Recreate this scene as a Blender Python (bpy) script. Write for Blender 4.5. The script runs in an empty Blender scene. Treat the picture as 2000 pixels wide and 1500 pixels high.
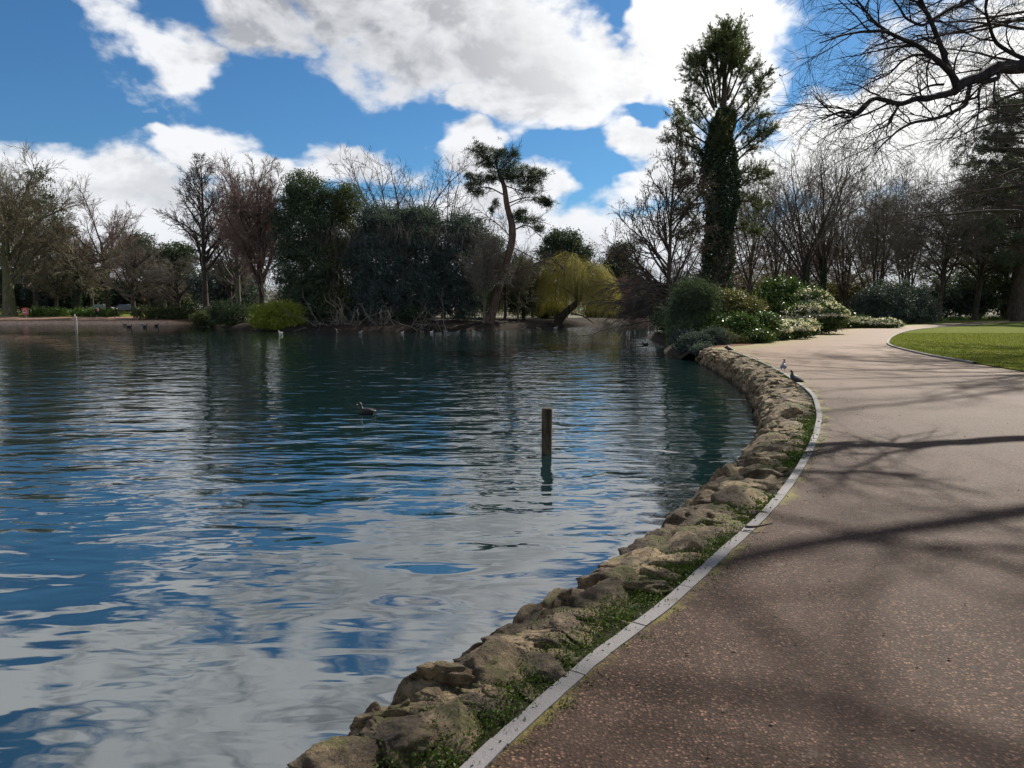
import bpy, math, numpy as np
from mathutils import Vector
from mathutils.geometry import tessellate_polygon
SC = bpy.context.scene
R = math.radians
# ------------------------------------------------------------------ camera
FPX = 1450.0; HOR = 603.0; EYE = 1.6; WZ = -0.55
PITCH = math.atan((750 - HOR) / FPX)
cam = bpy.data.cameras.new('camera'); cam_o = bpy.data.objects.new('camera', cam)
SC.collection.objects.link(cam_o); SC.camera = cam_o
cam.sensor_width = 36; cam.lens = 36 * FPX / 2000; cam.clip_start = 0.05; cam.clip_end = 3000
cam_o.location = (0, 0, EYE); cam_o.rotation_euler = (math.pi / 2 - PITCH, 0, 0)
def ray(px, py):
    u = (px - 1000) / FPX; v = (750 - py) / FPX; c, s = math.cos(PITCH), math.sin(PITCH)
    return np.array([u, c + v * s, -s + v * c])
def W(px, py, Y):                     # world point seen at a pixel of the photo, Y metres ahead
    d = ray(px, py); return np.array([0, 0, EYE]) + d * (Y / d[1])
def G(px, py, z=0.0):                 # world point on level z
    d = ray(px, py); return np.array([0, 0, EYE]) + d * ((z - EYE) / d[2])
# ------------------------------------------------------------------ light and exposure
SUN_EL, SUN_AZ = 38.0, 37.0           # azimuth clockwise from +Y (to the right of the view)
sun = bpy.data.lights.new('sun', 'SUN'); sun.energy = 4.9; sun.angle = R(0.55); sun.color = (1.0, 0.93, 0.82)
sun_o = bpy.data.objects.new('sun', sun); SC.collection.objects.link(sun_o)
sd = Vector((math.sin(R(SUN_AZ)) * math.cos(R(SUN_EL)), math.cos(R(SUN_AZ)) * math.cos(R(SUN_EL)), math.sin(R(SUN_EL))))
sun_o.rotation_euler = sd.to_track_quat('Z', 'Y').to_euler()
SC.view_settings.view_transform = 'Standard'; SC.view_settings.look = 'None'
SC.view_settings.exposure = 0.66; SC.view_settings.gamma = 1.0
SC.render.engine = 'CYCLES'
cy = SC.cycles; cy.max_bounces = 6; cy.diffuse_bounces = 2; cy.glossy_bounces = 3; cy.transmission_bounces = 3
cy.transparent_max_bounces = 4; cy.use_adaptive_sampling = True; cy.adaptive_threshold = 0.015
cy.use_denoising = True; cy.caustics_reflective = False; cy.caustics_refractive = False
# ------------------------------------------------------------------ node helpers
class NT:
    def __init__(s, tree): s.t = tree; s.n = tree.nodes; s.l = tree.links
    def put(s, sock, v):
        if isinstance(v, bpy.types.NodeSocket): s.l.new(v, sock)
        elif v is not None:
            if isinstance(v, (tuple, list)) and len(v) == 3 and sock.type == 'RGBA': v = (*v, 1)
            sock.default_value = v
    def m(s, op, a, b=None, c=None, clamp=False):
        n = s.n.new('ShaderNodeMath'); n.operation = op; n.use_clamp = clamp
        for i, v in enumerate((a, b, c)): s.put(n.inputs[i], v)
        return n.outputs[0]
    def vm(s, op, a, b=None, out=0):
        n = s.n.new('ShaderNodeVectorMath'); n.operation = op
        s.put(n.inputs[0], a)
        if b is not None: s.put(n.inputs[1], b)
        return n.outputs[out]
    def mix(s, f, a, b, mode='MIX'):
        n = s.n.new('ShaderNodeMix'); n.data_type = 'RGBA'; n.blend_type = mode
        s.put(n.inputs[0], f); s.put(n.inputs[6], a); s.put(n.inputs[7], b); return n.outputs[2]
    def noise(s, vec, scale, detail=4, rough=.5, dist=0, out=0, ntype=None):
        n = s.n.new('ShaderNodeTexNoise'); s.put(n.inputs['Vector'], vec); n.inputs['Scale'].default_value = scale
        n.inputs['Detail'].default_value = detail; n.inputs['Roughness'].default_value = rough; n.inputs['Distortion'].default_value = dist
        return n.outputs[out]
    def voro(s, vec, scale, out='Color', feature='F1'):
        n = s.n.new('ShaderNodeTexVoronoi'); n.feature = feature; s.put(n.inputs['Vector'], vec); n.inputs['Scale'].default_value = scale
        return n.outputs[out]
    def ss(s, x, a, b, lo=0.0, hi=1.0):
        n = s.n.new('ShaderNodeMapRange'); n.interpolation_type = 'SMOOTHSTEP'; s.put(n.inputs[0], x)
        for i, v in ((1, a), (2, b), (3, lo), (4, hi)): n.inputs[i].default_value = v
        return n.outputs[0]
    def comb(s, x, y, z):
        n = s.n.new('ShaderNodeCombineXYZ')
        for i, v in enumerate((x, y, z)): s.put(n.inputs[i], v)
        return n.outputs[0]
    def sep(s, v):
        n = s.n.new('ShaderNodeSeparateXYZ'); s.put(n.inputs[0], v); return n.outputs
    def bump(s, h, dist, strength=1.0, nrm=None):
        n = s.n.new('ShaderNodeBump'); s.put(n.inputs['Height'], h); n.inputs['Distance'].default_value = dist
        s.put(n.inputs['Strength'], strength)
        if nrm is not None: s.put(n.inputs['Normal'], nrm)
        return n.outputs[0]
# ------------------------------------------------------------------ sky
world = bpy.data.worlds.new('World'); SC.world = world; world.use_nodes = True
def build_sky():
    t = NT(world.node_tree); t.n.clear()
    tc = t.n.new('ShaderNodeTexCoord').outputs['Generated']
    d = t.vm('NORMALIZE', tc); x, y, z = t.sep(d)
    az = t.m('ARCTAN2', x, y); el = t.m('ARCSINE', z)
    ae = t.comb(az, el, 0.0)
    sky = t.n.new('ShaderNodeTexSky'); sky.sky_type = 'NISHITA'; sky.sun_disc = False
    sky.sun_elevation = R(SUN_EL); sky.sun_rotation = R(SUN_AZ); sky.air_density = 1.0; sky.dust_density = 0.3; sky.ozone_density = 2.5
    blue = t.mix(1.0, sky.outputs[0], BLUE_TINT, 'MULTIPLY')
    # cloud layout: soft masses of cloud (+) and clear air (-), in azimuth / elevation
    sc = t.vm('MULTIPLY', ae, (1.0, 1.55, 1.0))
    wn = t.noise(sc, 6.0, 4, .6, out=1)
    wn = t.vm('MULTIPLY', t.vm('SUBTRACT', wn, (.5, .5, .5)), (.17, .13, 0))
    aw = t.vm('ADD', ae, wn)
    F = None; NEG = []
    for (px, py, rx, ry, w) in CLOUDS:
        dd = ray(px, py); dd = dd / np.linalg.norm(dd)
        a0, e0 = math.atan2(dd[0], dd[1]), math.asin(dd[2])
        q = t.vm('MULTIPLY', t.vm('SUBTRACT', aw, (a0, e0, 0)), (FPX / rx, FPX / ry, 0))
        r2 = t.vm('DOT_PRODUCT', q, q, out=1)
        g = t.m('MULTIPLY', t.m('EXPONENT', t.m('MULTIPLY', r2, -0.8)), w)
        F = g if F is None else t.m('MAXIMUM', F, g) if w > 0 else F
        if w < 0: NEG.append(g)
    for g in NEG: F = t.m('ADD', F, g)
    F = t.m('ADD', F, t.ss(y, .1, -.6, 0, .55))  # extra cloud cover behind the camera, added to lift the shadows
    n1 = t.noise(sc, 6.0, 8, .60, .2)
    n2 = t.noise(t.vm('ADD', sc, (3.1, 1.7, .4)), 22.0, 4, .6, .1)
    nn = t.m('ADD', t.m('MULTIPLY', t.m('SUBTRACT', n1, .5), 3.0), t.m('MULTIPLY', t.m('SUBTRACT', n2, .5), .8))
    F2 = t.m('ADD', t.m('MULTIPLY', t.m('SUBTRACT', F, .52), 2.1), nn)
    dens = t.ss(F2, -0.30, 0.42)
    # billows: the side of each puff away from the sun is grey
    rel = t.m('SUBTRACT', t.noise(t.vm('ADD', sc, (.030, .034, 0)), 6.0, 5, .60, .2), n1)
    thick = t.ss(t.m('ADD', t.m('MULTIPLY', F2, .30), t.m('MULTIPLY', rel, 5.2)), -.15, 1.0)
    for (px, py, rx, ry, w) in ((820, 60, 260, 80, .55), (1030, 120, 200, 80, .5), (560, 60, 120, 50, .3), (700, -300, 700, 120, .25)):
        dd = ray(px, py); dd = dd / np.linalg.norm(dd); q = t.vm('MULTIPLY', t.vm('SUBTRACT', aw, (math.atan2(dd[0], dd[1]), math.asin(dd[2]), 0)), (FPX / rx, FPX / ry, 0))
        thick = t.m('ADD', thick, t.m('MULTIPLY', t.m('EXPONENT', t.m('MULTIPLY', t.vm('DOT_PRODUCT', q, q, out=1), -.8)), t.ss(n1, .36, .66, 0, w * 1.3)), clamp=True)
    # clouds glow towards the sun
    sdot = t.vm('DOT_PRODUCT', d, tuple(sd), out=1)
    glow = t.ss(sdot, .72, .99)
    low = t.ss(el, .38, .12)
    thick = t.m('MULTIPLY', thick, t.m('SUBTRACT', 1.0, t.m('MULTIPLY', glow, .8)))
    thick = t.m('MULTIPLY', thick, t.m('SUBTRACT', 1.0, t.m('MULTIPLY', low, .55)))
    ccol = t.mix(thick, CLOUD_LIT, CLOUD_GREY)
    ccol = t.mix(glow, ccol, CLOUD_SUN)
    # unseen clouds opposite the sun, brightened as added fill for shaded sides
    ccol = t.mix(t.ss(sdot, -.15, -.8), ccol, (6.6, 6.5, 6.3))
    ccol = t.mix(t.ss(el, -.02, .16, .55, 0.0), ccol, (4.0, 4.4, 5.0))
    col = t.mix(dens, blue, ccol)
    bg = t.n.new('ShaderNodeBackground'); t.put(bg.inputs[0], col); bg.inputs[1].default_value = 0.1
    out = t.n.new('ShaderNodeOutputWorld'); t.l.new(bg.outputs[0], out.inputs[0])
BLUE_TINT = (0.23, 0.42, 0.56, 1)
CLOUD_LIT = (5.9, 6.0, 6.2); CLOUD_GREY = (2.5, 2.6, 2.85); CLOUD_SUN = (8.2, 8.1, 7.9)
CLOUDS = [  # px, py, rx, ry (photo pixels at the picture centre's scale), weight
    (215, 50, 110, 45, .62), (350, 85, 80, 65, .95), (130, 110, 42, 60, .6), (60, 200, 130, 40, -.4), (35, 60, 60, 120, -.5), (300, 150, 60, 45, .55), (500, 20, 140, 75, .8), (190, 0, 120, 40, .6), (305, 207, 55, 14, .48), (180, 232, 50, 12, .45), (590, 60, 60, 45, .7),
    (750, 10, 190, 80, 1.0), (900, 70, 260, 110, 1.0), (1120, 150, 230, 110, 1.05), (1370, 40, 190, 150, 1.0), (930, 210, 90, 50, .9), (1260, 260, 130, 55, .95), (1000, 200, 110, 70, 1.0),
    (700, 130, 70, 40, .55), (1200, 38, 30, 18, -.35), (1265, 212, 50, 15, -.55), (1590, 60, 50, 90, -.2), (1480, 150, 60, 80, .8), (1640, 30, 70, 35, .6), (1100, 268, 60, 18, -.5), (1160, 318, 40, 18, -.6), (520, 130, 60, 25, -.3),
    (50, 330, 150, 80, 1.0), (200, 370, 120, 75, .95), (150, 440, 260, 80, 1.0), (310, 410, 100, 80, .9), (350, 255, 45, 28, .75), (425, 300, 90, 62, .95), (560, 350, 130, 45, .85), (680, 335, 100, 55, 1.0), (790, 350, 80, 50, .65), (915, 300, 85, 62, .95),
    (960, 400, 160, 80, .9), (1080, 350, 75, 50, .8), (1270, 350, 130, 100, 1.0), (1740, 280, 170, 110, 1.1), (1560, 215, 60, 45, .8), (1520, 40, 55, 70, .7), (1600, 150, 60, 25, .6), (1690, 110, 70, 50, .55), (1860, 110, 120, 70, .7), (1950, 20, 80, 60, .8), (1900, 330, 170, 130, 1.0), (1470, 330, 120, 90, .9),
    (1000, 520, 3600, 120, 1.0), (1000, -430, 1700, 230, 1.0), (350, -270, 260, 100, .9), (60, -190, 330, 95, .9), (640, -230, 200, 60, .8), (-350, -250, 300, 120, .8), (1100, -160, 320, 90, .9), (620, -90, 100, 40, .5), (3300, 0, 1100, 800, .8), (-1500, 0, 900, 800, .8)]
build_sky()
# ------------------------------------------------------------------ mesh helpers
def tag(o, label=None, cat=None, group=None, kind=None):
    for k, v in (('label', label), ('category', cat), ('group', group), ('kind', kind)):
        if v: o[k] = v
    return o
def empty(name, loc=(0, 0, 0), label=None, cat=None, group=None):
    o = bpy.data.objects.new(name, None); o.location = [float(v) for v in loc]; SC.collection.objects.link(o); o.empty_display_size = .2
    return tag(o, label, cat, group)
def mesh(name, V, F, mat, parent=None, smooth=False, local=None):
    """V (n,3) in world metres, F (m,k) faces; parent's location is taken off so the mesh sits in its frame."""
    V = np.asarray(V, dtype=np.float64).reshape(-1, 3); F = np.asarray(F, dtype=np.int32)
    if parent is not None: V = V - np.array(parent.location)
    me = bpy.data.meshes.new(name); k = F.shape[1]
    me.vertices.add(len(V)); me.vertices.foreach_set('co', V.astype(np.float32).ravel())
    me.loops.add(F.size); me.loops.foreach_set('vertex_index', F.ravel())
    me.polygons.add(len(F)); me.polygons.foreach_set('loop_start', np.arange(0, F.size, k, dtype=np.int32))
    me.polygons.foreach_set('loop_total', np.full(len(F), k, dtype=np.int32))
    me.polygons.foreach_set('use_smooth', np.full(len(F), smooth, dtype=bool))
    me.update(calc_edges=True); me.validate()
    o = bpy.data.objects.new(name, me); SC.collection.objects.link(o)
    if mat: me.materials.append(mat)
    if parent is not None: o.parent = parent
    return o
def cat(parts):
    Vs, Fs, n = [], [], 0
    for V, F in parts:
        if len(V) == 0: continue
        Vs.append(np.asarray(V).reshape(-1, 3)); Fs.append(np.asarray(F) + n); n += len(Vs[-1])
    return np.concatenate(Vs), np.concatenate(Fs)
def unit(v): return v / np.maximum(np.linalg.norm(v, axis=-1, keepdims=True), 1e-9)
def tubes(P, Rd, sides=3, cap=False):
    P = np.asarray(P, float); Rd = np.asarray(Rd, float); N, K, _ = P.shape
    T = np.empty_like(P); T[:, 1:-1] = P[:, 2:] - P[:, :-2]; T[:, 0] = P[:, 1] - P[:, 0]; T[:, -1] = P[:, -1] - P[:, -2]; T = unit(T)
    ov = unit(P[:, -1] - P[:, 0]); ref = np.where(np.abs(ov[:, 2:3]) > .8, np.array([[1., 0, 0]]), np.array([[0, 0, 1.]]))
    A = unit(np.cross(T, ref[:, None, :])); B = np.cross(T, A)
    a = np.arange(sides) * 2 * np.pi / sides
    V = P[:, :, None, :] + Rd[:, :, None, None] * (np.cos(a)[None, None, :, None] * A[:, :, None, :] + np.sin(a)[None, None, :, None] * B[:, :, None, :])
    base = (np.arange(N) * K * sides)[:, None, None]; k = np.arange(K - 1)[None, :, None] * sides; s = np.arange(sides)[None, None, :]; s2 = (s + 1) % sides
    F = np.stack([base + k + s, base + k + s2, base + k + sides + s2, base + k + sides + s], -1).reshape(-1, 4)
    return V.reshape(-1, 3), F
def curve_pts(pts, n):
    """smooth polyline through control points (Catmull-Rom), n samples"""
    p = np.asarray(pts, float); p = np.vstack([2 * p[0] - p[1], p, 2 * p[-1] - p[-2]]); m = len(p) - 3
    out = []
    for u in np.linspace(0, m - 1e-6, n):
        i = int(u); f = u - i; a, b, c, d = p[i:i + 4]
        out.append(.5 * (2 * b + (c - a) * f + (2 * a - 5 * b + 4 * c - d) * f * f + (3 * b - a - 3 * c + d) * f ** 3))
    return np.array(out)
def grow(rng, S, D, L, R0, R1, K, wig=.1, up=0., out=None):
    N = len(S); P = np.empty((N, K, 3)); P[:, 0] = S; d = unit(np.asarray(D, float)); L = np.broadcast_to(L, (N,)).astype(float)
    for k in range(1, K):
        d = d + rng.normal(0, wig, (N, 3)); d[:, 2] += up
        d = unit(d); P[:, k] = P[:, k - 1] + d * (L / (K - 1))[:, None]
    t = np.linspace(0, 1, K)[None]; R0 = np.broadcast_to(R0, (N,)); R1 = np.broadcast_to(R1, (N,))
    return P, R0[:, None] * (1 - t) + R1[:, None] * t
def along(P, idx, t):
    K = P.shape[1]; f = np.clip(t, 0, .9999) * (K - 1); i = f.astype(int); f = (f - i)
    if P.ndim == 2: return P[idx, i] * (1 - f) + P[idx, i + 1] * f
    return P[idx, i] * (1 - f[:, None]) + P[idx, i + 1] * f[:, None], unit(P[idx, i + 1] - P[idx, i])
def spawn(rng, P, Rd, n, t0, t1, ang, sd=10, flat=0., bias=None):
    N = len(P); idx = np.repeat(np.arange(N), n); j = np.tile(np.arange(n), N)
    t = t0 + (t1 - t0) * (j + rng.random(N * n)) / n
    S, T = along(P, idx, t); r = along(Rd, idx, t)
    q = rng.normal(0, 1, S.shape); q[:, 2] *= (1 - flat)
    if bias is not None: q = q + np.asarray(bias)
    q = unit(q - (q * T).sum(1, keepdims=True) * T)
    a = np.radians(ang + rng.normal(0, sd, len(S)))[:, None]
    return S, np.cos(a) * T + np.sin(a) * q, idx, t, r
def leaves(rng, C, L, Wd, A=None, jit=1.0):
    N = len(C); a = rng.normal(0, 1, (N, 3)) * jit
    if A is not None: a = a + A
    a = unit(a); b = unit(np.cross(a, rng.normal(0, 1, (N, 3))))
    L = np.broadcast_to(L, (N,))[:, None] * rng.uniform(.7, 1.3, (N, 1)); Wd = np.broadcast_to(Wd, (N,))[:, None] * rng.uniform(.7, 1.3, (N, 1))
    V = np.stack([C - a * L / 2, C + b * Wd / 2, C + a * L / 2, C - b * Wd / 2], 1).reshape(-1, 3)
    return V, np.arange(4 * N, dtype=np.int32).reshape(-1, 4)
def blobpts(rng, blobs, nclump, per, cr, shell=.55, low=-1.0):
    """leaf positions grouped in clumps spread through the outer part of ellipsoids"""
    vol = np.array([b[3] * b[4] * b[5] for b in blobs]) ** (2 / 3); vol = vol / vol.sum()
    bi = rng.choice(len(blobs), nclump, p=vol); B = np.array(blobs)[bi]
    u = unit(rng.normal(0, 1, (nclump, 3))); u[:, 2] = np.maximum(u[:, 2], low); rr = rng.uniform(shell, 1.08, (nclump, 1))
    C = B[:, :3] + u * B[:, 3:6] * rr
    cs = cr * rng.uniform(.6, 1.4, (nclump, 1))
    g = rng.normal(0, 1, (nclump, per, 3)) * np.array([1, 1, .7]) * cs[:, None, :] * .6
    P = (C[:, None, :] + g).reshape(-1, 3); n = np.repeat(u, per, 0)
    return P, n
# vectorised value noise
_rs = np.random.default_rng(5).random(4096)
def vnoise(p):
    i = np.floor(p).astype(np.int64); f = p - i; f = f * f * (3 - 2 * f); r = 0
    for dx in (0, 1):
        for dy in (0, 1):
            for dz in (0, 1):
                h = ((i[:, 0] + dx) * 73856093 ^ (i[:, 1] + dy) * 19349663 ^ (i[:, 2] + dz) * 83492791) & 4095
                w = (f[:, 0] if dx else 1 - f[:, 0]) * (f[:, 1] if dy else 1 - f[:, 1]) * (f[:, 2] if dz else 1 - f[:, 2])
                r = r + w * _rs[h]
    return r * 2 - 1
def fbm(p, o=4):
    s = 0; a = 1
    for k in range(o): s = s + a * vnoise(p * 2 ** k + 17.3 * k); a *= .5
    return s
def cubesphere(n):
    V = []; F = []
    g = np.linspace(-1, 1, n + 1); g = np.tan(g * np.pi / 4)
    for ax in range(3):
        for sg in (-1, 1):
            a, b = np.meshgrid(g, g, indexing='ij'); c = np.full_like(a, sg); arr = [None] * 3
            arr[ax] = c; arr[(ax + 1) % 3] = a * sg; arr[(ax + 2) % 3] = b
            V.append(np.stack(arr, -1).reshape(-1, 3)); o = (len(V) - 1) * (n + 1) ** 2
            i, j = np.meshgrid(np.arange(n), np.arange(n), indexing='ij'); q = (i * (n + 1) + j).ravel() + o
            F.append(np.stack([q, q + n + 1, q + n + 2, q + 1], 1))
    V = np.concatenate(V); F = np.concatenate(F)
    key = np.round(V, 5); _, first, inv = np.unique(key, axis=0, return_index=True, return_inverse=True)
    return unit(V[first]), inv.reshape(-1)[F]
CS = {n: cubesphere(n) for n in (4, 8, 14, 20, 30)}
def boxv(c, s, rz=0):
    c = np.array(c, float); s = np.array(s, float) / 2
    V = np.array([[i, j, k] for i in (-1, 1) for j in (-1, 1) for k in (-1, 1)]) * s
    if rz: cz, sz = math.cos(rz), math.sin(rz); V = V @ np.array([[cz, sz, 0], [-sz, cz, 0], [0, 0, 1]])
    return V + c, np.array([[0, 1, 3, 2], [4, 6, 7, 5], [0, 4, 5, 1], [2, 3, 7, 6], [0, 2, 6, 4], [1, 5, 7, 3]])
def ellip(c, r, n=8, rot=None):
    V, F = CS[n]; V = V * np.array(r)
    if rot is not None: V = V @ np.array(rot).T
    return V + np.array(c), F
# ------------------------------------------------------------------ materials
def mat(name):
    m = bpy.data.materials.new(name); m.use_nodes = True; t = NT(m.node_tree); b = t.n['Principled BSDF']
    return m, t, b
def pos(t): return t.n.new('ShaderNodeNewGeometry').outputs['Position']
def bark(name, c1, c2, scale=6, moss=None):
    m, t, b = mat(name); p = pos(t); st = t.vm('MULTIPLY', p, (1, 1, .25))
    n = t.noise(st, scale, 6, .65); col = t.mix(t.ss(n, .35, .65), c1, c2)
    if moss: col = t.mix(t.ss(t.noise(p, .9, 4), .45, .6), col, moss)
    t.put(b.inputs['Base Color'], col); b.inputs['Roughness'].default_value = .9; b.inputs['Specular IOR Level'].default_value = .15
    t.put(b.inputs['Normal'], t.bump(t.noise(st, scale * 4, 5, .7), .03, .8)); return m
def leafm(name, c1, c2, c3=None, trans=.25, rough=.5, spec=.5):
    rough = max(rough, .45); spec *= .5
    m, t, b = mat(name); g = t.n.new('ShaderNodeNewGeometry'); rnd = g.outputs['Random Per Island']
    col = t.mix(rnd, c1, c2)
    big = t.noise(g.outputs['Position'], .55, 3)
    col = t.mix(t.ss(big, .3, .7, 0, .55), col, c3 if c3 else c2)
    t.put(b.inputs['Base Color'], col); b.inputs['Roughness'].default_value = rough; b.inputs['Specular IOR Level'].default_value = spec
    tr = t.n.new('ShaderNodeBsdfTranslucent'); t.put(tr.inputs[0], t.mix(1.0, col, (1.3, 1.35, .7), 'MULTIPLY'))
    mx = t.n.new('ShaderNodeMixShader'); mx.inputs[0].default_value = trans
    t.l.new(b.outputs[0], mx.inputs[1]); t.l.new(tr.outputs[0], mx.inputs[2]); t.l.new(mx.outputs[0], t.n['Material Output'].inputs[0]); return m
def plain(name, c, rough=.6, var=.25, scale=8, metal=0):
    m, t, b = mat(name); n = t.noise(pos(t), scale, 4); t.put(b.inputs['Base Color'], t.mix(n, tuple(v * (1 - var) for v in c), tuple(min(1, v * (1 + var)) for v in c)))
    b.inputs['Roughness'].default_value = rough; b.inputs['Metallic'].default_value = metal; b.inputs['Specular IOR Level'].default_value = .08 if rough > .75 else .4; return m
M = {}
M['bark_dark'] = bark('dark_bark', (.035, .03, .026), (.085, .07, .055), 5)
M['bark_grey'] = bark('grey_bark', (.07, .065, .055), (.16, .145, .12), 5, (.10, .11, .05))
M['bark_green'] = bark('green_lichen_bark', (.06, .055, .04), (.15, .14, .09), 4, (.09, .10, .045))
M['bark_red'] = bark('reddish_bark', (.07, .048, .038), (.16, .112, .085), 5)
M['twig_dark'] = plain('dark_twigs', (.085, .07, .062), .85)
M['twig_grey'] = plain('grey_twigs', (.16, .14, .115), .85)
M['twig_green'] = plain('olive_twigs', (.17, .15, .10), .85)
M['twig_red'] = plain('reddish_twigs', (.23, .16, .135), .85)
M['beech'] = bark('smooth_dark_bark', (.02, .018, .022), (.05, .045, .045), 5)
M['ever'] = leafm('dark_evergreen_leaves', (.028, .05, .03), (.13, .165, .095), (.04, .06, .045), .2, .75, .15)
M['ever_blue'] = leafm('bluish_evergreen_leaves', (.03, .05, .05), (.135, .165, .15), (.038, .055, .055), .2, .75, .15)
M['ever_olive'] = leafm('olive_evergreen_leaves', (.045, .06, .028), (.12, .135, .065), (.065, .08, .04), .22, .75, .15)
M['pine'] = leafm('pine_needles', (.03, .05, .03), (.075, .10, .055), (.05, .07, .04), .18, .5, .3)
M['cypress'] = leafm('cypress_foliage', (.045, .065, .03), (.12, .135, .06), (.07, .085, .04), .3, .55, .3)
M['ivy'] = leafm('ivy_leaves', (.03, .05, .035), (.075, .105, .06), (.04, .06, .045), .12, .7, .12)
M['willow'] = leafm('yellow_willow_shoots', (.32, .29, .08), (.50, .45, .17), (.30, .26, .12), .4, .6, .2)
M['yshrub'] = leafm('yellow_green_leaves', (.10, .17, .025), (.27, .32, .05), (.30, .27, .04), .3, .5, .3)
M['rhodo'] = leafm('glossy_green_leaves', (.03, .06, .016), (.09, .14, .035), (.045, .08, .022), .22, .28, .6)
M['brownshrub'] = leafm('brown_green_leaves', (.10, .085, .04), (.18, .16, .07), (.09, .11, .035), .25, .5, .3)
M['yew'] = leafm('yew_sprays', (.012, .02, .015), (.13, .165, .14), (.02, .032, .024), .2, .6, .5)
M['white'] = leafm('white_blossom', (.42, .38, .37), (.72, .66, .63), None, .3, .6, .3)
M['russet'] = leafm('russet_hedge_leaves', (.22, .12, .06), (.33, .20, .10), None, .2, .6, .3)
M['ground_cover'] = leafm('ground_cover_leaves', (.03, .07, .015), (.10, .16, .035), None, .25, .4, .4)
M['grass'] = leafm('grass_blades', (.06, .09, .012), (.22, .25, .05), (.17, .15, .04), .3, .9, .06)
M['moss'] = leafm('moss_leaves', (.025, .055, .010), (.09, .13, .02), (.05, .08, .015), .2, .6, .3)
M['catkin'] = leafm('brown_catkins', (.07, .045, .025), (.16, .10, .05), None, .2, .7, .2)
# ------------------------------------------------------------------ setting: outlines
KERB = [(-4.2, -4.5), (-2.6, -1.4), (-1.15, .75)] + [tuple(G(*q)[:2]) for q in
        ((905, 1500), (1020, 1395), (1160, 1275), (1295, 1175), (1395, 1085), (1478, 1010), (1532, 948), (1570, 888), (1590, 840), (1594, 803), (1582, 770), (1555, 748), (1515, 722), (1465, 699), (1425, 686), (1385, 681))]
EDGE = [(-5.6, -3.6), (-3.6, -.9), (-1.85, 1.35)] + [tuple(G(*q, -.20)[:2]) for q in
        ((580, 1500), (740, 1392), (880, 1300), (1010, 1215), (1150, 1132), (1255, 1060), (1345, 985), (1440, 905), (1472, 860), (1486, 822), (1484, 790), (1470, 756), (1440, 728), (1392, 703), (1362, 690), (1345, 686))]
kc = curve_pts(KERB, 240); ec = curve_pts(EDGE, 240)
def inpoly(P, poly):
    x, y = P[:, 0], P[:, 1]; r = np.zeros(len(P), bool); q = np.asarray(poly, float); n = len(q)
    for i in range(n):
        x1, y1 = q[i]; x2, y2 = q[(i + 1) % n]
        if y1 == y2: continue
        c = ((y1 > y) != (y2 > y)) & (x < (x2 - x1) * (y - y1) / (y2 - y1) + x1); r ^= c
    return r
def cdt(outline, holes=(), extra=()):
    from mathutils.geometry import delaunay_2d_cdt
    pts, edges = [], []
    for pl in [outline] + list(holes):
        n0 = len(pts); pts += [Vector((float(p[0]), float(p[1]))) for p in pl]; edges += [(n0 + i, n0 + (i + 1) % len(pl)) for i in range(len(pl))]
    pts += [Vector(p) for p in extra]
    v, e, f, *_ = delaunay_2d_cdt(pts, edges, [], 0, 1e-4)
    V = np.array([[p.x, p.y] for p in v]); F = np.array([q for q in f if len(q) == 3]); C = V[F].mean(1); keep = inpoly(C, outline)
    for h in holes: keep &= ~inpoly(C, h)
    return V, F[keep]
def sheet(name, outline, z, m, kind='structure', holes=(), parent=None):
    V, F = cdt(outline, holes); V = np.column_stack([V, np.full(len(V), z)])
    a = V[F[:, 1]] - V[F[:, 0]]; b = V[F[:, 2]] - V[F[:, 0]]; neg = (a[:, 0] * b[:, 1] - a[:, 1] * b[:, 0]) < 0; F[neg] = F[neg][:, ::-1]
    o = mesh(name, V, F, m, parent); tag(o, kind=kind); return o
def jitline(pts, n, amp, seed):
    c = curve_pts(pts, n); t = np.linspace(0, n * .35, n); c = c.copy()
    c[:, 0] += amp * vnoise(np.stack([t, t * 0 + seed, t * 0], 1)); c[:, 1] += amp * vnoise(np.stack([t, t * 0 + seed + 9, t * 0], 1)); return c
east = [(9.2, 42), (10, 52), (13, 66), (18, 86), (26, 118)]
north = jitline([(30, 126), (12, 130), (-10, 128), (-30, 120), (-42, 112), (-55, 108), (-75, 106.5), (-110, 104), (-150, 90)], 60, .5, 3)
lake = [tuple(p) for p in kc[:, :2]] + [(8.3, 31.5), (8.0, 33.5)] + east + [tuple(p) for p in north] + [(-170, 20), (-120, -60), (-30, -40), (-8, -9)]
# ---- ground
def ground_mat():
    m, t, b = mat('park_ground'); p = pos(t); n = t.noise(p, .35, 5); f = t.noise(p, 9, 6, .7)
    col = t.mix(t.ss(n, .42, .58), (.10, .07, .045), (.07, .10, .025)); col = t.mix(t.ss(f, .4, .7, 0, .6), col, (.055, .04, .028))
    t.put(b.inputs['Base Color'], col); b.inputs['Roughness'].default_value = .95; t.put(b.inputs['Normal'], t.bump(f, .05)); return m
sheet('ground', [(-900, -300), (900, -300), (900, 1200), (-900, 1200)], 0.0, ground_mat(), holes=[lake])
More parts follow.
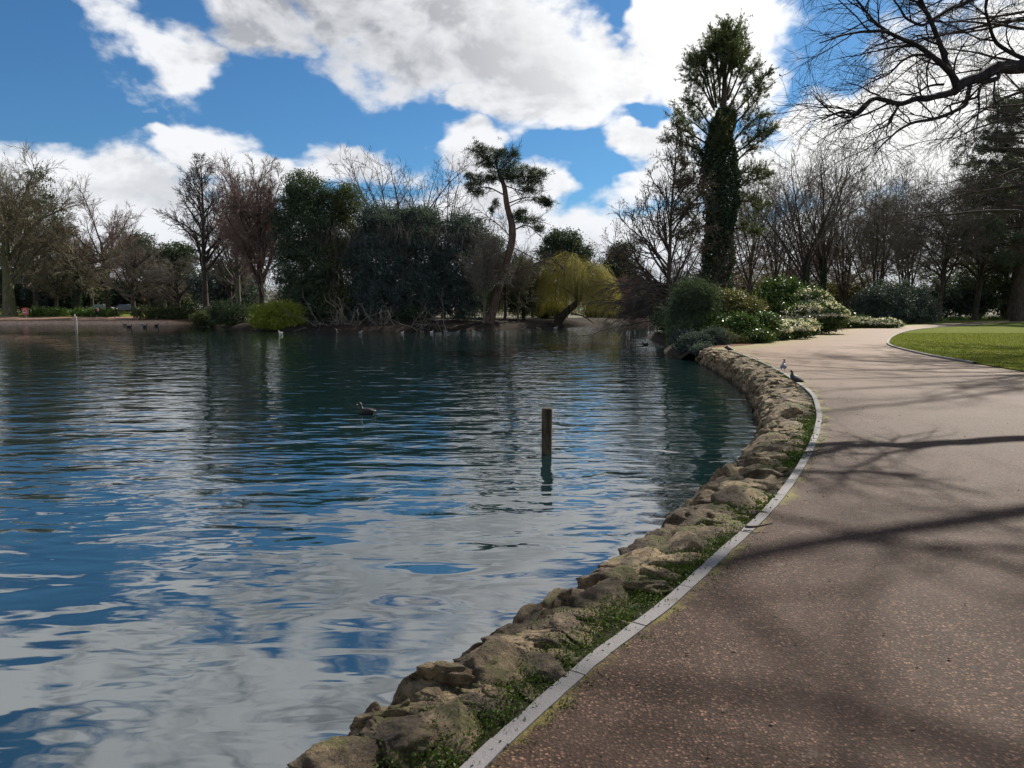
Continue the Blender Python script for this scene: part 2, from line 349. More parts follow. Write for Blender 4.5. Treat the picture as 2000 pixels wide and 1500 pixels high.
# banks sloping from the ground under the water
def bank(name, line, z0, z1, out, m):
    L = np.array(line); d = np.gradient(L, axis=0); nrm = unit(np.stack([-d[:, 1], d[:, 0]], 1)) * out
    ks = np.linspace(0, 1, 5); V = []
    for k in ks: V.append(np.column_stack([L + nrm * (k * 1.6 - .25), np.full(len(L), z0 + (z1 - z0) * k)]))
    V = np.stack(V, 1); V[:, 1:-1] += .08 * fbm(V[:, 1:-1].reshape(-1, 3) * 1.2, 3).reshape(len(L), -1, 1); K = 5; n = len(L)
    i, k = np.meshgrid(np.arange(n - 1), np.arange(K - 1), indexing='ij'); q = (i * K + k).ravel()
    return tag(mesh(name, V.reshape(-1, 3), np.stack([q, q + 1, q + K + 1, q + K], 1), m, smooth=True), kind='structure')
M['mud'] = plain('muddy_bank', (.045, .033, .025), .9, .5, 3)
M['farstone'] = plain('far_stone_edge', (.50, .34, .24), .9, .5, 2.5)
bank('shore_bank', north, .01, -1.2, 1, M['farstone'])
ee = jitline([tuple(ec[-1, :2])] + east + [(30, 126)], 80, .4, 8)
bank('shore_bank', ee, .01, -1.2, 1, M['mud'])
# ---- water
def water_mat():
    m, t, b = mat('lake_water'); p = pos(t)
    x, y, z = t.sep(p)
    pa = t.comb(t.m('MULTIPLY', x, .60), y, 0.0)
    far = t.ss(y, 5.0, 30.0)
    big = t.noise(pa, 1.25, 1.2, .3, .3)
    mid = t.noise(t.vm('ADD', t.vm('MULTIPLY', pa, (.75, 1, 1)), (9, 4, 0)), 3.9, 1.6, .45, .35)
    fine = t.noise(t.vm('ADD', pa, (2, 7, 0)), 11.0, 3, .5, .3)
    ruff = t.m('MULTIPLY', t.ss(t.noise(t.vm('MULTIPLY', p, (1, .55, 1)), .16, 3, .5), .34, .56, .25, 1.0), t.ss(y, 3.5, 9.0))
    h = t.m('MULTIPLY', big, .042)
    h = t.m('ADD', h, t.m('MULTIPLY', mid, t.m('ADD', .0052, t.m('MULTIPLY', ruff, .020))))
    h = t.m('ADD', h, t.m('MULTIPLY', fine, t.m('MULTIPLY', ruff, .0013)))
    t.put(b.inputs['Normal'], t.bump(h, 1.0, t.ss(y, 20, 75, 1.0, .6)))
    t.put(b.inputs['Base Color'], t.mix(t.ss(y, 2, 25), (.006, .020, .023), (.003, .013, .014)))
    b.inputs['Roughness'].default_value = .02; b.inputs['IOR'].default_value = 2.8
    b.inputs['Specular IOR Level'].default_value = .6; return m
sheet('water', [(-220, -90), (60, -90), (60, 160), (-220, 160)], WZ, water_mat())
# ---- tarmac path
def path_mat():
    m, t, b = mat('red_tarmac'); p = pos(t)
    v = t.voro(t.vm('ADD', p, t.vm('MULTIPLY', t.noise(p, 60, 2, .5, out=1), (.02, .02, 0))), 68.0); cs = t.sep(v)[0]
    d = t.voro(t.vm('ADD', p, t.vm('MULTIPLY', t.noise(p, 60, 2, .5, out=1), (.02, .02, 0))), 68.0, 'Distance')
    n = t.noise(p, 1.1, 5, .6); n2 = t.noise(p, 14, 5, .7); n3 = t.noise(p, .28, 3)
    col = t.mix(t.m('POWER', cs, 2.2), (.055, .029, .018), (.27, .155, .105))
    col = t.mix(t.ss(d, .2, .55, 0, .9), col, (.026, .016, .012))
    col = t.mix(t.ss(n, .35, .7, 0, .35), col, (.085, .052, .038))
    col = t.mix(t.ss(n2, .52, .75, 0, .5), col, (.09, .06, .05))
    far = t.ss(t.sep(p)[1], 8, 26)  # crown shade put into the colour: near tarmac darker, far part lighter
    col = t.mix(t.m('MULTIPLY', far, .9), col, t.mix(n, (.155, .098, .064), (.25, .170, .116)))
    col = t.mix(t.ss(t.noise(p, .55, 4, .6), .52, .70, 0, .35), col, (.05, .034, .026)); col = t.mix(t.ss(t.noise(t.vm('ADD', p, (7, 3, 0)), 3.5, 6, .75), .60, .74, 0, .5), col, (.20, .15, .115))
    # moss along the edges, from the nearness stored on the sheet
    a = t.n.new('ShaderNodeAttribute'); a.attribute_name = 'edge'; e = a.outputs['Fac']
    mo = t.ss(t.m('ADD', e, t.m('MULTIPLY', t.m('SUBTRACT', t.noise(p, 2.3, 6, .7), .5), 1.3)), .60, .95, 0, .6)
    col = t.mix(mo, col, t.mix(n2, (.10, .10, .02), (.30, .27, .055)))
    t.put(b.inputs['Base Color'], col); b.inputs['Roughness'].default_value = .72; b.inputs['Specular IOR Level'].default_value = .1
    hh = t.m('ADD', t.m('MULTIPLY', t.m('SUBTRACT', 1.0, d), .0035), t.m('MULTIPLY', n2, .006))
    t.put(b.inputs['Normal'], t.bump(hh, 1.0, t.ss(t.sep(p)[1], 4, 22, 1.0, .15))); return m
far_edge = [tuple(G(*q)[:2]) for q in ((1385, 680), (1460, 674), (1530, 664), (1590, 655), (1640, 645), (1700, 640), (1780, 635), (1900, 629), (2000, 624), (2200, 618))]
fe = curve_pts(far_edge, 80)
LAWN = [tuple(G(*q)[:2]) for q in ((2250, 622), (2000, 629), (1900, 635.5), (1820, 641), (1775, 647), (1748, 656), (1736, 666), (1740, 676), (1800, 692), (1870, 705), (1930, 715), (2000, 727), (2120, 750))] + [(14.5, 9.0), (17.5, 3.0)]
lw = curve_pts(LAWN, 140)
def path_sheet():
    # a triangulated sheet with inner points so the moss attribute can vary
    out = [tuple(p) for p in kc[:, :2]] + [tuple(p) for p in fe] + [(120, 60), (120, -10), (40, -10), (9, -10)]
    rng = np.random.default_rng(2); pts = []
    for r in np.geomspace(.8, 90, 70):
        for a in np.linspace(R(-35), R(85), 50):
            pts.append(Vector((r * math.sin(a) + rng.normal(0, .01 * r), r * math.cos(a) + rng.normal(0, .01 * r))))
    V, F = cdt(out, (), pts); V = np.column_stack([V, np.full(len(V), .004)])
    a_ = V[F[:, 1]] - V[F[:, 0]]; b_ = V[F[:, 2]] - V[F[:, 0]]; ng = (a_[:, 0] * b_[:, 1] - a_[:, 1] * b_[:, 0]) < 0; F[ng] = F[ng][:, ::-1]
    o = mesh('path', V, F, path_mat()); tag(o, kind='structure')
    lines = np.vstack([kc[:, :2], fe, lw]); P2 = V[:, :2]; dmin = np.full(len(P2), 1e9)
    seg = [(kc[:, :2], .0, .34), (fe, .7, 2.6), (lw, .0, .55)]; val = np.zeros(len(P2))
    for L, off, wd in seg:
        dd = np.min(np.linalg.norm(P2[:, None] - L[None], axis=2), axis=1); val = np.maximum(val, np.clip(1 - (dd - off) / wd, 0, 1))
    at = o.data.attributes.new('edge', 'FLOAT', 'POINT'); vv = np.zeros(len(o.data.vertices)); vv[:len(val)] = val[:len(vv)]; at.data.foreach_set('value', vv.astype(np.float32))
path_sheet()
# ---- lawn
def lawn_mat():
    m, t, b = mat('lawn_turf'); p = pos(t); n = t.noise(p, .8, 5, .6); f = t.noise(p, 22, 5, .7)
    col = t.mix(n, (.09, .125, .018), (.20, .225, .045)); col = t.mix(t.ss(f, .42, .68, 0, .75), col, (.05, .06, .015)); col = t.mix(t.ss(t.noise(p, 3.1, 5, .7), .5, .72, 0, .6), col, (.16, .13, .05))
    t.put(b.inputs['Base Color'], col); b.inputs['Roughness'].default_value = 1; b.inputs['Specular IOR Level'].default_value = .03; t.put(b.inputs['Normal'], t.bump(f, .05)); return m
M['lawn'] = lawn_mat()
lawn_poly = [tuple(p) for p in lw] + [(60, 3), (120, 40), (120, 62)]
sheet('lawn', lawn_poly, .03, M['lawn'])
strip_poly = [tuple(p + np.array([.0, .4])) for p in fe[38:]] + [(160, 150), (60, 150), tuple(G(1800, 617)[:2])]
sheet('grass_strip', strip_poly, .012, M['lawn'])
def far_z(Y): return float(np.interp(Y, [108.3, 116.6, 138], [.0, .36, .95]))
def far_strip(name, ys, m, dz, x0=-190, x1=-24):
    nx = 90; X = np.linspace(x0, x1, nx); V = []
    for j, y in enumerate(ys):
        for i, x in enumerate(X):
            yy = y + .5 * float(vnoise(np.array([[x * .15, y, 3.]]))[0]) * (j in (0,)) ; V.append((x, yy, far_z(y) * min(1, max(0, (x1 + 4 - x) / 12)) + dz))
    i, k = np.meshgrid(np.arange(nx - 1), np.arange(len(ys) - 1), indexing='ij'); q = (k * nx + i).ravel()
    tag(mesh(name, np.array(V), np.stack([q, q + 1, q + nx + 1, q + nx], 1), m, smooth=True), kind='structure')
M['farpath'] = plain('brown_path', (.30, .19, .135), .85, .3, 1.2)
far_strip('far_path', (108.9, 112, 116.6), M['farpath'], .012); far_strip('far_lawn', (116.4, 125, 138, 185), M['lawn'], .024)
# leaf litter bed under the shrubs
M['litter'] = plain('leaf_litter', (.11, .055, .035), .9, .6, 14)
litter = [tuple(p + np.array([.05, .0])) for p in fe[:44]] + [tuple(G(1760, 622)[:2]), (30, 95), (14, 60), (11, 40)]
sheet('planting_bed', litter, .006, M['litter'])
# ---- island
isl_front = [tuple(G(*q, WZ)[:2]) for q in ((400, 636), (440, 641), (500, 645), (560, 647), (650, 648), (760, 648), (860, 646), (950, 644), (1040, 641), (1120, 637), (1180, 634.5), (1215, 632.5))]
isl = jitline(isl_front + [(17, 112), (5, 117), (-12, 112), (-26, 104), (-35, 96), tuple(G(400, 636, WZ)[:2])], 150, .35, 6)
def island():
    c = isl.mean(0); ks = [1.03, 1.0, .985, .95, .85, .6, .3, 0.02]; zs = [-1.2, -.6, -.35, -.05, .15, .35, .45, .5]
    V = np.stack([np.column_stack([c + (isl - c) * k, np.full(len(isl), z)]) for k, z in zip(ks, zs)], 1)
    V[:, 2:, 2] += .12 * fbm(V[:, 2:].reshape(-1, 3) * .9, 3).reshape(len(isl), -1)
    K = len(ks); n = len(isl) - 1; i, k = np.meshgrid(np.arange(n), np.arange(K - 1), indexing='ij'); q = (i * K + k).ravel()
    tag(mesh('island_ground', V.reshape(-1, 3), np.stack([q, q + K, q + K + 1, q + 1], 1), plain('island_soil', (.03, .023, .017), .95, .6, 1.5), smooth=True), kind='structure')
island()
# ------------------------------------------------------------------ stone embankment and kerb
def stone_mat():
    m, t, b = mat('mossy_limestone'); g = t.n.new('ShaderNodeNewGeometry'); p = g.outputs['Position']; nz = t.sep(g.outputs['Normal'])[2]
    n = t.noise(p, 5, 6, .65); n2 = t.noise(p, 28, 6, .7); oi = t.n.new('ShaderNodeObjectInfo').outputs['Random']
    isl_ = g.outputs['Random Per Island']; rr = t.m('FRACT', t.m('ADD', oi, isl_))
    col = t.mix(t.ss(n, .35, .68), (.10, .065, .034), (.40, .30, .175)); col = t.mix(1.0, col, t.mix(rr, (.55, .52, .50), (1.25, 1.2, 1.1)), 'MULTIPLY')
    col = t.mix(t.ss(n2, .5, .66, 0, .85), col, (.035, .027, .019)); col = t.mix(t.ss(n2, .45, .32, 0, .6), col, (.27, .225, .16))
    wet = t.ss(t.sep(p)[2], WZ + .10, WZ + .01, 0, .8); col = t.mix(wet, col, (.02, .017, .013))
    mo = t.m('MULTIPLY', t.ss(t.noise(p, 3.4, 5, .7), .50, .62), t.ss(nz, .35, .85)); col = t.mix(t.m('MULTIPLY', mo, .75), col, t.mix(n2, (.06, .07, .015), (.19, .19, .04)))
    t.put(b.inputs['Base Color'], col); b.inputs['Roughness'].default_value = .85
    t.put(b.inputs['Normal'], t.bump(t.m('ADD', t.noise(p, 34, 8, .75), t.m('MULTIPLY', t.noise(p, 11, 4, .6), 1.2)), .05)); return m
M['stone'] = stone_mat()
M['mortar'] = plain('dark_soil_joints', (.05, .04, .028), .95, .5, 12)
M['mosssoil'] = plain('mossy_soil', (.022, .022, .010), .95, .5, 9)
tan = unit(np.gradient(kc[:, :2], axis=0))
# matching of kerb and edge by arc position
def resample(c, n):
    s = np.r_[0, np.cumsum(np.linalg.norm(np.diff(c, axis=0), axis=1))]; u = np.linspace(0, s[-1], n); return np.column_stack([np.interp(u, s, c[:, i]) for i in range(c.shape[1])]), s[-1]
kcr, KL = resample(kc[:, :2], 700); 
def nearest_edge(p, tdir):
    # where the normal of the kerb meets the water edge
    n = np.array([-tdir[1], tdir[0]]); d = ec[:, :2] - p; a = np.abs(d @ tdir); w = d @ n
    a = np.where(w > 0, a, 99); return w[np.argmin(a)]
ktan = unit(np.gradient(kcr, axis=0)); kn = np.stack([-ktan[:, 1], ktan[:, 0]], 1)
kw = np.array([nearest_edge(kcr[i], ktan[i]) for i in range(700)]); kw = np.clip(kw * .84, .42, 1.3); kw = np.convolve(np.pad(kw, 12, mode='edge'), np.ones(25) / 25, 'valid')
def kpt(s, w):                        # s metres along, w metres from the kerb towards the water
    i = s / KL * 699; j = int(min(698, max(0, i))); f = i - j
    return (kcr[j] * (1 - f) + kcr[j + 1] * f) + (kn[j] * (1 - f) + kn[j + 1] * f) * w, ktan[j], kw[j]
def profile(f):                       # height of the embankment: f = 0 at the kerb, 1 at the water
    return np.interp(f, [0, .3, .6, .85, 1.0, 1.07, 1.3], [-.02, -.03, -.05, -.10, -.22, -.5, -1.3])
emb = empty('stone_embankment', (*kcr[350], 0), 'rough mossy limestone rubble bank sloping from the white kerb into the lake', 'embankment')
def bed():
    n = 260; ss = np.linspace(0, KL, n); fs = np.linspace(.0, 1.5, 14); V = []
    for s in ss:
        for f in fs:
            p, _, w = kpt(s, 0); p, _, w = kpt(s, w * f); V.append((p[0], p[1], profile(f) - .30 * min(1, max(0, (f - .22) / .2))))
    V = np.array(V); V[:, 2] += .02 * fbm(V * 6, 3); K = len(fs); i, k = np.meshgrid(np.arange(n - 1), np.arange(K - 1), indexing='ij'); q = (i * K + k).ravel()
    return V, np.stack([q, q + K, q + K + 1, q + 1], 1)
mesh('mortar_bed', *bed(), M['mosssoil'], emb, smooth=True)
def rock(rng, c, size, ax, ay, n, tilt=0.):
    """angular boulder: cut by random planes then roughened; ax, ay, az local axes"""
    V, F = CS[n]; P = V * rng.uniform(.95, 1.1)
    for _ in range(15):
        d = unit(rng.normal(0, 1, 3)); h = rng.uniform(.55, .86); P = P - np.maximum(0, P @ d - h)[:, None] * d
    d = np.array([rng.normal(0, .25), rng.normal(0, .25), 1.]); d /= np.linalg.norm(d); P = P - np.maximum(0, P @ d - .62)[:, None] * d
    off = rng.uniform(0, 99, 3); P = P + V * (.10 * fbm(P * 1.2 + off, 3) - .13 * np.abs(vnoise(P * 2.4 + off)) ** .5 - .07 * np.abs(vnoise(P * 5.5 + off)) ** .6 - .035 * np.abs(vnoise(P * 12 + off)) + .10)[:, None]
    lay = .05 * np.sign(np.sin(P[:, 2] * 11 + 5 * vnoise(P * 1.5 + off))) * .6; P = P + V * lay[:, None] * np.array([1, 1, 0])
    az = np.cross(ax, ay); return (P * size) @ np.stack([ax, ay, az]) + c, F
SMIN = next(i / 699 * KL for i in range(700) if kcr[i, 1] > 1.5)
rocks = []
rng = np.random.default_rng(21)
for row, (f0, sp) in enumerate(((.30, .85), (.44, 1.1), (.62, 1.1), (.78, 1.1), (.92, 1.1), (1.02, 1.15), (1.08, 1.2))):
    s = SMIN + rng.random() * .3
    while s < KL - .1:
        p, _, w = kpt(s, 0); dist = np.linalg.norm(p)
        size = rng.uniform(.12, .235) * sp * (.85 if dist < 4.5 else 1) * (1 + .15 * rng.normal())
        f = f0 + rng.uniform(-.07, .07); q, tg, w = kpt(s, w * f); nn = np.array([-tg[1], tg[0], 0.])
        z = float(profile(f)) + rng.uniform(-.02, .04) - .045
        slope = -(float(profile(f + .1)) - float(profile(f - .1))) / (.2 * w); slope = slope * .55 + rng.normal(0, .12)
        ay = unit(nn + np.array([0, 0, -slope]) + .3 * np.array([tg[0], tg[1], 0]) * rng.normal()); ax = unit(np.cross(ay, [0, 0, 1.0])); ax = unit(ax + np.array([0, 0, rng.normal(0, .22)])); ay = unit(ay - (ay @ ax) * ax)
        rocks.append((dist, [np.array([q[0], q[1], z]), np.array([size * rng.uniform(.75, 1.15), min(w, .85) * rng.uniform(.18, .29) + .07, size * rng.uniform(.44, .64) + (.07 if f0 > 1 else 0)]), ax, ay]))
        s += size * 1.08
rocks.sort(key=lambda r: r[0]); rest = []
for i, (d, (c, sz, ax, ay)) in enumerate(rocks):
    V, F = rock(rng, c, sz, ax, ay, 30 if i < 45 else 20 if i < 80 else 14 if i < 130 else 8)
    if i < 99: mesh('stone', V, F, M['stone'], emb, smooth=True)
    else: rest.append((V, F))
tag(mesh('stones', *cat(rest), M['stone'], emb, smooth=True), kind='stuff')
# kerb stones
M['kerb'] = None
def kerb_mat():
    m, t, b = mat('pale_concrete'); p = pos(t); n = t.noise(p, 3, 5, .6); n2 = t.noise(p, 60, 4, .7)
    col = t.mix(n, (.11, .103, .105), (.20, .188, .19)); col = t.mix(t.ss(n2, .5, .8, 0, .4), col, (.18, .16, .14)); col = t.mix(t.ss(t.noise(p, 7, 5, .7), .54, .70, 0, .9), col, (.09, .085, .045))
    t.put(b.inputs['Base Color'], col); b.inputs['Roughness'].default_value = .8; t.put(b.inputs['Normal'], t.bump(n2, .004)); return m
M['kerb'] = kerb_mat()
kerb = empty('kerb_edging', (*kcr[350], 0), 'pale concrete kerb curving between the stone bank and the tarmac path', 'kerb')
s = SMIN - .6; i = 0; kr = np.random.default_rng(4); kfar = []
while s < KL - .3:
    ln = .62; parts = []; n = 8
    for k in range(n):
        for wv in (-.074, 0.0):
            q, tg, _ = kpt(s + .004 + (ln - .008) * k / (n - 1), wv + kr.normal(0, .0015)); parts.append((q[0], q[1], 0))
    V = np.array(parts); top = V.copy(); top[:, 2] = .013 + kr.uniform(-.002, .004); bot = V.copy(); bot[:, 2] = -.2
    A = np.concatenate([top, bot]); F = []
    for k in range(n - 1):
        a, b_, c, d = 2 * k, 2 * k + 1, 2 * k + 3, 2 * k + 2; F += [(a, d, c, b_), (a, a + 16, d + 16, d), (b_, c, c + 16, b_ + 16)]
    F += [(0, 1, 17, 16), (14, 30, 31, 15)]
    mesh('kerb_stone', A, F, M['kerb'], kerb); s += ln; i += 1
# moss and small weeds between kerb and stones
def moss():
    r = np.random.default_rng(8); C = []; Z = []
    for _ in range(1500):
        s = r.uniform(SMIN, SMIN + 11) if r.random() < .75 else r.uniform(SMIN + 11, KL - 1)
        if vnoise(np.array([[s * .9, 3.3, 0]]))[0] < -.35: continue
        f = r.uniform(.06, .42) ** 1; q, tg, w = kpt(s, 0); q, _, w = kpt(s, .03 + w * abs(r.normal(0, .19))); d = np.linalg.norm(q)
        k = 26 if d < 6 else 10; g = r.normal(0, .055, (k, 3)) * [1, 1, .3]; C.append(np.array([q[0], q[1], -.005]) + g); Z.append(np.full(k, .016 if d < 6 else .03))
    C = np.concatenate(C); Z = np.concatenate(Z); C[:, 2] = np.abs(C[:, 2] + .02) - .02
    V, F = leaves(r, C, Z, Z * .55, A=np.array([0, 0, .8])); tag(mesh('moss', V, F, M['moss'], smooth=False), kind='stuff')
    C = []
    for _ in range(260):
        s = r.uniform(SMIN, KL - 1)
        if vnoise(np.array([[s * 1.1, 7.3, 2]]))[0] < 0: continue
        q, tg, w = kpt(s, -.10 - abs(r.normal(0, .025))); g = r.normal(0, .03, (14, 3)) * [1, 1, .0]; C.append(np.array([q[0], q[1], .008]) + g)
    C = np.concatenate(C); V, F = leaves(r, C, .012, .007, A=np.array([0, 0, .8])); tag(mesh('weeds', V, F, M['moss']), kind='stuff')
moss()
# dead leaves, twigs and grit on the path and kerb
def litter_bits():
    r = np.random.default_rng(12); C = []
    for _ in range(160):
        s = r.uniform(SMIN, KL); q, tg, w = kpt(s, -abs(r.normal(0, .5))); C.append((q[0], q[1], .012))
    for _ in range(200):
        a = R(r.uniform(-10, 42)); d = r.uniform(2.2, 18); C.append((d * math.sin(a), d * math.cos(a), .012))
    C = np.array(C); C = C[[i for i in range(len(C)) if C[i, 0] > np.interp(C[i, 1], kcr[:, 1], kcr[:, 0]) + .0]]
    V, F = leaves(r, C, .022, .012, A=np.array([2., 0, 0]), jit=.6); V = V.copy(); V[:, 2] = np.clip(V[:, 2], .007, .016)
    tag(mesh('leaf_crumbs', V, F, plain('dry_leaf_crumbs', (.24, .16, .09), .9, .5, 30)), kind='stuff')
litter_bits()
def fallen_twig(px, py, L, ang, label, seed):
    g = G(px, py, .03); r = np.random.default_rng(seed); P, Rd = grow(r, g[None], np.array([[math.cos(ang), math.sin(ang), .02]]), L, .011, .004, 8, .18)
    P[:, :, 2] = .036 + np.abs(P[:, :, 2] - .03) * .3
    o = mesh('fallen_twig', *tubes(P, Rd, 6), M['twig_dark'], smooth=True); tag(o, label, 'twig', 'twigs lying across the kerb')
fallen_twig(1572, 884, .30, -.15, 'short curved dead twig lying on the kerb at its bend beyond the large shadow', 1)
fallen_twig(1455, 1030, .22, -.3, 'thin dark twig stuck across a kerb joint midway along the path', 2)
# ------------------------------------------------------------------ trees
EYEV = np.array([0, 0, EYE])
def bare(name, label, px, Y, top, form, tr, width=None, bm='bark_dark', tm='twig_dark', group=None, seed=1, z0=0., lean=0., dens=1., twig=.014, t0=None, cone=False, droop=0., cat_='tree', ivy=None, limbs=None):
    """leafless tree. top = photo row of its crown's top, width = crown width in photo pixels at depth Y"""
    r = np.random.default_rng(seed); base = W(px, HOR, Y); base[2] = z0 + (far_z(Y) - .05 if px < 340 and Y > 108 else 0)
    H = W(px, top, Y)[2] - z0; hw = (width or 100) / 2 / FPX * Y
    root = empty(name, base, label, cat_, group)
    if form == 'vase': tf, n1, a1, l1, ts = .42, 11, 30, .62, .35
    elif form == 'fan': tf, n1, a1, l1, ts = .38, 14, 43, .64, .5
    elif form == 'round': tf, n1, a1, l1, ts = .62, 18, 48, .5, .3
    elif form == 'column': tf, n1, a1, l1, ts = .97, 34, 52, .0, .2
    elif form == 'multi': tf, n1, a1, l1, ts = .15, 12, 22, .88, .1
    if t0 is not None: ts = t0
    if limbs: n1 = limbs
    Pt, Rt = grow(r, base[None], np.array([[lean, 0, 1.]]), H * tf, tr, tr * (.55 if tf < .9 else .08), 14, .03 if tf < .9 else .018, .03)
    Rt[0, 0] *= 1.35
    S, D, idx, t, rl = spawn(r, Pt, Rt, n1, ts, 1., a1, 9)
    if form == 'column': L = hw * 1.25 * np.clip(((1.06 - t) / (1 - ts)) ** .7 if not cone else (1.05 - t) / (1 - ts) * 1.15, .12, 1.1) * r.uniform(.8, 1.15, len(t)); D[:, 2] += .15
    elif form == 'multi': L = H * l1 * r.uniform(.7, 1.08, len(t)); D = unit(D * np.array([hw / (H * .42), hw / (H * .42), 1]) + [0, 0, .35])
    else:
        L = H * l1 * r.uniform(.88 if form == 'fan' else .75, 1.08, len(t)) * (1.0 - .15 * (1 - t)); sx = hw / (H * (.42 if form != 'fan' else .42)); D = D * np.array([sx, sx, 1.0]); D = unit(D)
    P1, R1 = grow(r, S, D, L, np.minimum(rl * .62, .05 + L * .018), twig * 1.6, 12, .06 if form == 'fan' else .085, .008 if form == 'fan' else .035 if droop == 0 else -.01)
    S2, D2, i2, t2, r2 = spawn(r, P1, R1, int(6 * dens) + 2, .22, .97, 42, 10, .2); L1 = L[i2]
    kp = r.random(len(L1)) < np.clip(L1 / np.quantile(L, .8), .12, 1); S2, D2, i2, t2, r2, L1 = S2[kp], D2[kp], i2[kp], t2[kp], r2[kp], L1[kp]
    L2 = L1 * .42 * (1.08 - t2 * .6) * r.uniform(.7, 1.2, len(t2)); P2, R2 = grow(r, S2, D2, L2, np.minimum(r2 * .6, .09), twig * 1.25, 8, .11, .03 - droop * .5)
    S3, D3, i3, t3, r3 = spawn(r, P2, R2, int(4 * dens) + 2, .15, 1., 38, 12, .2)
    L3 = np.clip(L2[i3] * .5 * r.uniform(.6, 1.2, len(t3)), .5, 3.2); P3, R3 = grow(r, S3, D3, L3, np.minimum(r3 * .7, .035), twig, 5, .12, .03 - droop)
    S4, D4, i4, t4, r4 = spawn(r, P3, R3, int(2.2 * dens) + 1, .2, 1., 34, 12, .2)
    L4 = np.clip(L3[i4] * .55 * r.uniform(.6, 1.2, len(t4)), .3, 1.6); P4, R4 = grow(r, S4, D4, L4, twig, twig * .5, 4, .12, .02 - droop)
    mesh('trunk', *cat([tubes(Pt, Rt, 10), tubes(P1, R1, 6)]), M[bm], root, smooth=True)
    mesh('crown', *cat([tubes(P2, R2, 4), tubes(P3, R3, 3), tubes(P4, R4, 3)]), M[tm], root)
    if ivy:
        n = 5500; tt = r.uniform(0, ivy, n) ** .8; C, T = along(Pt, np.zeros(n, int), tt); rr = along(Rt, np.zeros(n, int), tt); q = unit(r.normal(0, 1, (n, 3)) * [1, 1, .2])
        C = C + q * (rr * 1.0 + .32 * r.random(n) * (1 - tt * .4))[:, None]; mesh('ivy', *leaves(r, C, .17, .12, A=q + [0, 0, -.5]), M['ivy'], root)
    return root, (P2, R2, P3, R3, P4)
def evergreen(name, label, blobs, mt, nclump, per, cr, leaf, seed, group=None, trunk=True, tw=.2, shell=.5, aspect=.55, cat_='tree', base=None, low=-1., extra=None, bm='bark_dark', jit=1.0):
    r = np.random.default_rng(seed); B = np.array(blobs); b0 = base if base is not None else (B[:, 0].mean(), B[:, 1].mean(), (B[:, 2] - B[:, 5]).min())
    root = empty(name, b0, label, cat_, group)
    P, n = blobpts(r, blobs, nclump, per, cr, shell, low); keep = P[:, 2] > WZ + .1; P, n = P[keep], n[keep]
    mesh('crown' if trunk else 'foliage', *leaves(r, P, leaf, leaf * aspect, A=n * .5, jit=jit), M[mt], root)
    if trunk:
        top = B[:, 2].max(); Pt, Rt = grow(r, np.array([b0]), np.array([[0, 0, 1.]]), (top - b0[2]), tw, tw * .2, 12, .05, .03)
        S, D, i1, t1, r1 = spawn(r, Pt, Rt, 16, .15, .98, 55, 12); P1, R1 = grow(r, S, D, B[:, 3].mean() * 1.0, tw * .35, .02, 7, .1, .03)
        mesh('trunk', *cat([tubes(Pt, Rt, 8), tubes(P1, R1, 4)]), M[bm], root, smooth=True)
    if extra: extra(r, root)
    return root
def E(px, py, Y, rx, ry, ryd=None, k=1.0):          # ellipsoid from photo pixels: centre, half width, half height
    c = W(px, py, Y); s = Y / FPX; return (c[0], c[1], c[2], rx * s * k, (ryd if ryd else rx) * s * k, ry * s * k)
# ---- far bank, left: background first
GB = 'bare trees on the far bank'
bare('bare_tree', 'huge wide greenish bare tree at far left rising behind the red lifebuoy board', 18, 119, 296, 'vase', 1.0, 300, 'bark_green', 'twig_green', GB, 11, dens=2.1, twig=.024, t0=.35)
evergreen('cedar_tree', 'tall dark conical evergreen showing through the huge bare tree at far left', [E(75, 380, 150, 28, 45), E(72, 440, 150, 62, 42), E(80, 500, 150, 85, 50), E(70, 540, 150, 75, 45)], 'pine', 520, 60, 1.1, .42, 12, 'evergreens beyond the far lawn', base=(*W(75, HOR, 150)[:2], 0), tw=.5)
bare('bare_tree', 'low wide bare tree with drooping branches between the red board and the white gauge post', 150, 123, 432, 'round', .55, 240, 'bark_dark', 'twig_green', GB, 13, dens=1.4, twig=.02, droop=.04, t0=.35, ivy=.7)
bare('bare_tree', 'pinkish bare tree standing behind the two walkers', 212, 130, 392, 'round', .42, 180, 'bark_dark', 'twig_red', GB, 14, dens=1.5, twig=.02)
bare('bare_tree', 'brownish bare tree with forked trunk just right of the two walkers', 262, 120, 455, 'round', .40, 170, 'bark_dark', 'twig_grey', GB, 15, dens=1.4, twig=.02, t0=.25)
bare('bare_tree', 'small grey bare tree behind the low bushes of the far bank', 322, 135, 500, 'round', .35, 130, 'bark_grey', 'twig_grey', GB, 16, dens=1.2, twig=.02)
evergreen('pine_tree', 'round dark pine behind the brownish bare tree near the walkers', [E(268, 480, 155, 34, 20), E(262, 508, 155, 38, 26)], 'pine', 260, 50, .9, .4, 17, 'evergreens beyond the far lawn', base=(*W(268, HOR, 155)[:2], 0), tw=.35)
evergreen('pine_tree', 'round dark pine left of the tall slender bare tree', [E(345, 500, 140, 36, 22), E(338, 530, 140, 34, 28)], 'pine', 300, 50, .9, .4, 18, 'evergreens beyond the far lawn', base=(*W(345, HOR, 140)[:2], 0), tw=.35)
bare('bare_tree', 'tall slender bare tree with straight dark trunk at the left tip of the island', 402, 93, 310, 'column', .42, 175, 'bark_dark', 'twig_dark', 'bare trees on the island', 19, dens=1.3, twig=.018, t0=.3, z0=.2)
bare('bare_tree', 'reddish brown bushy bare tree left of the big dark evergreen', 512, 86, 345, 'round', .34, 150, 'bark_dark', 'twig_red', 'bare trees on the island', 20, dens=2.0, twig=.016, z0=.3, t0=.25, limbs=24)
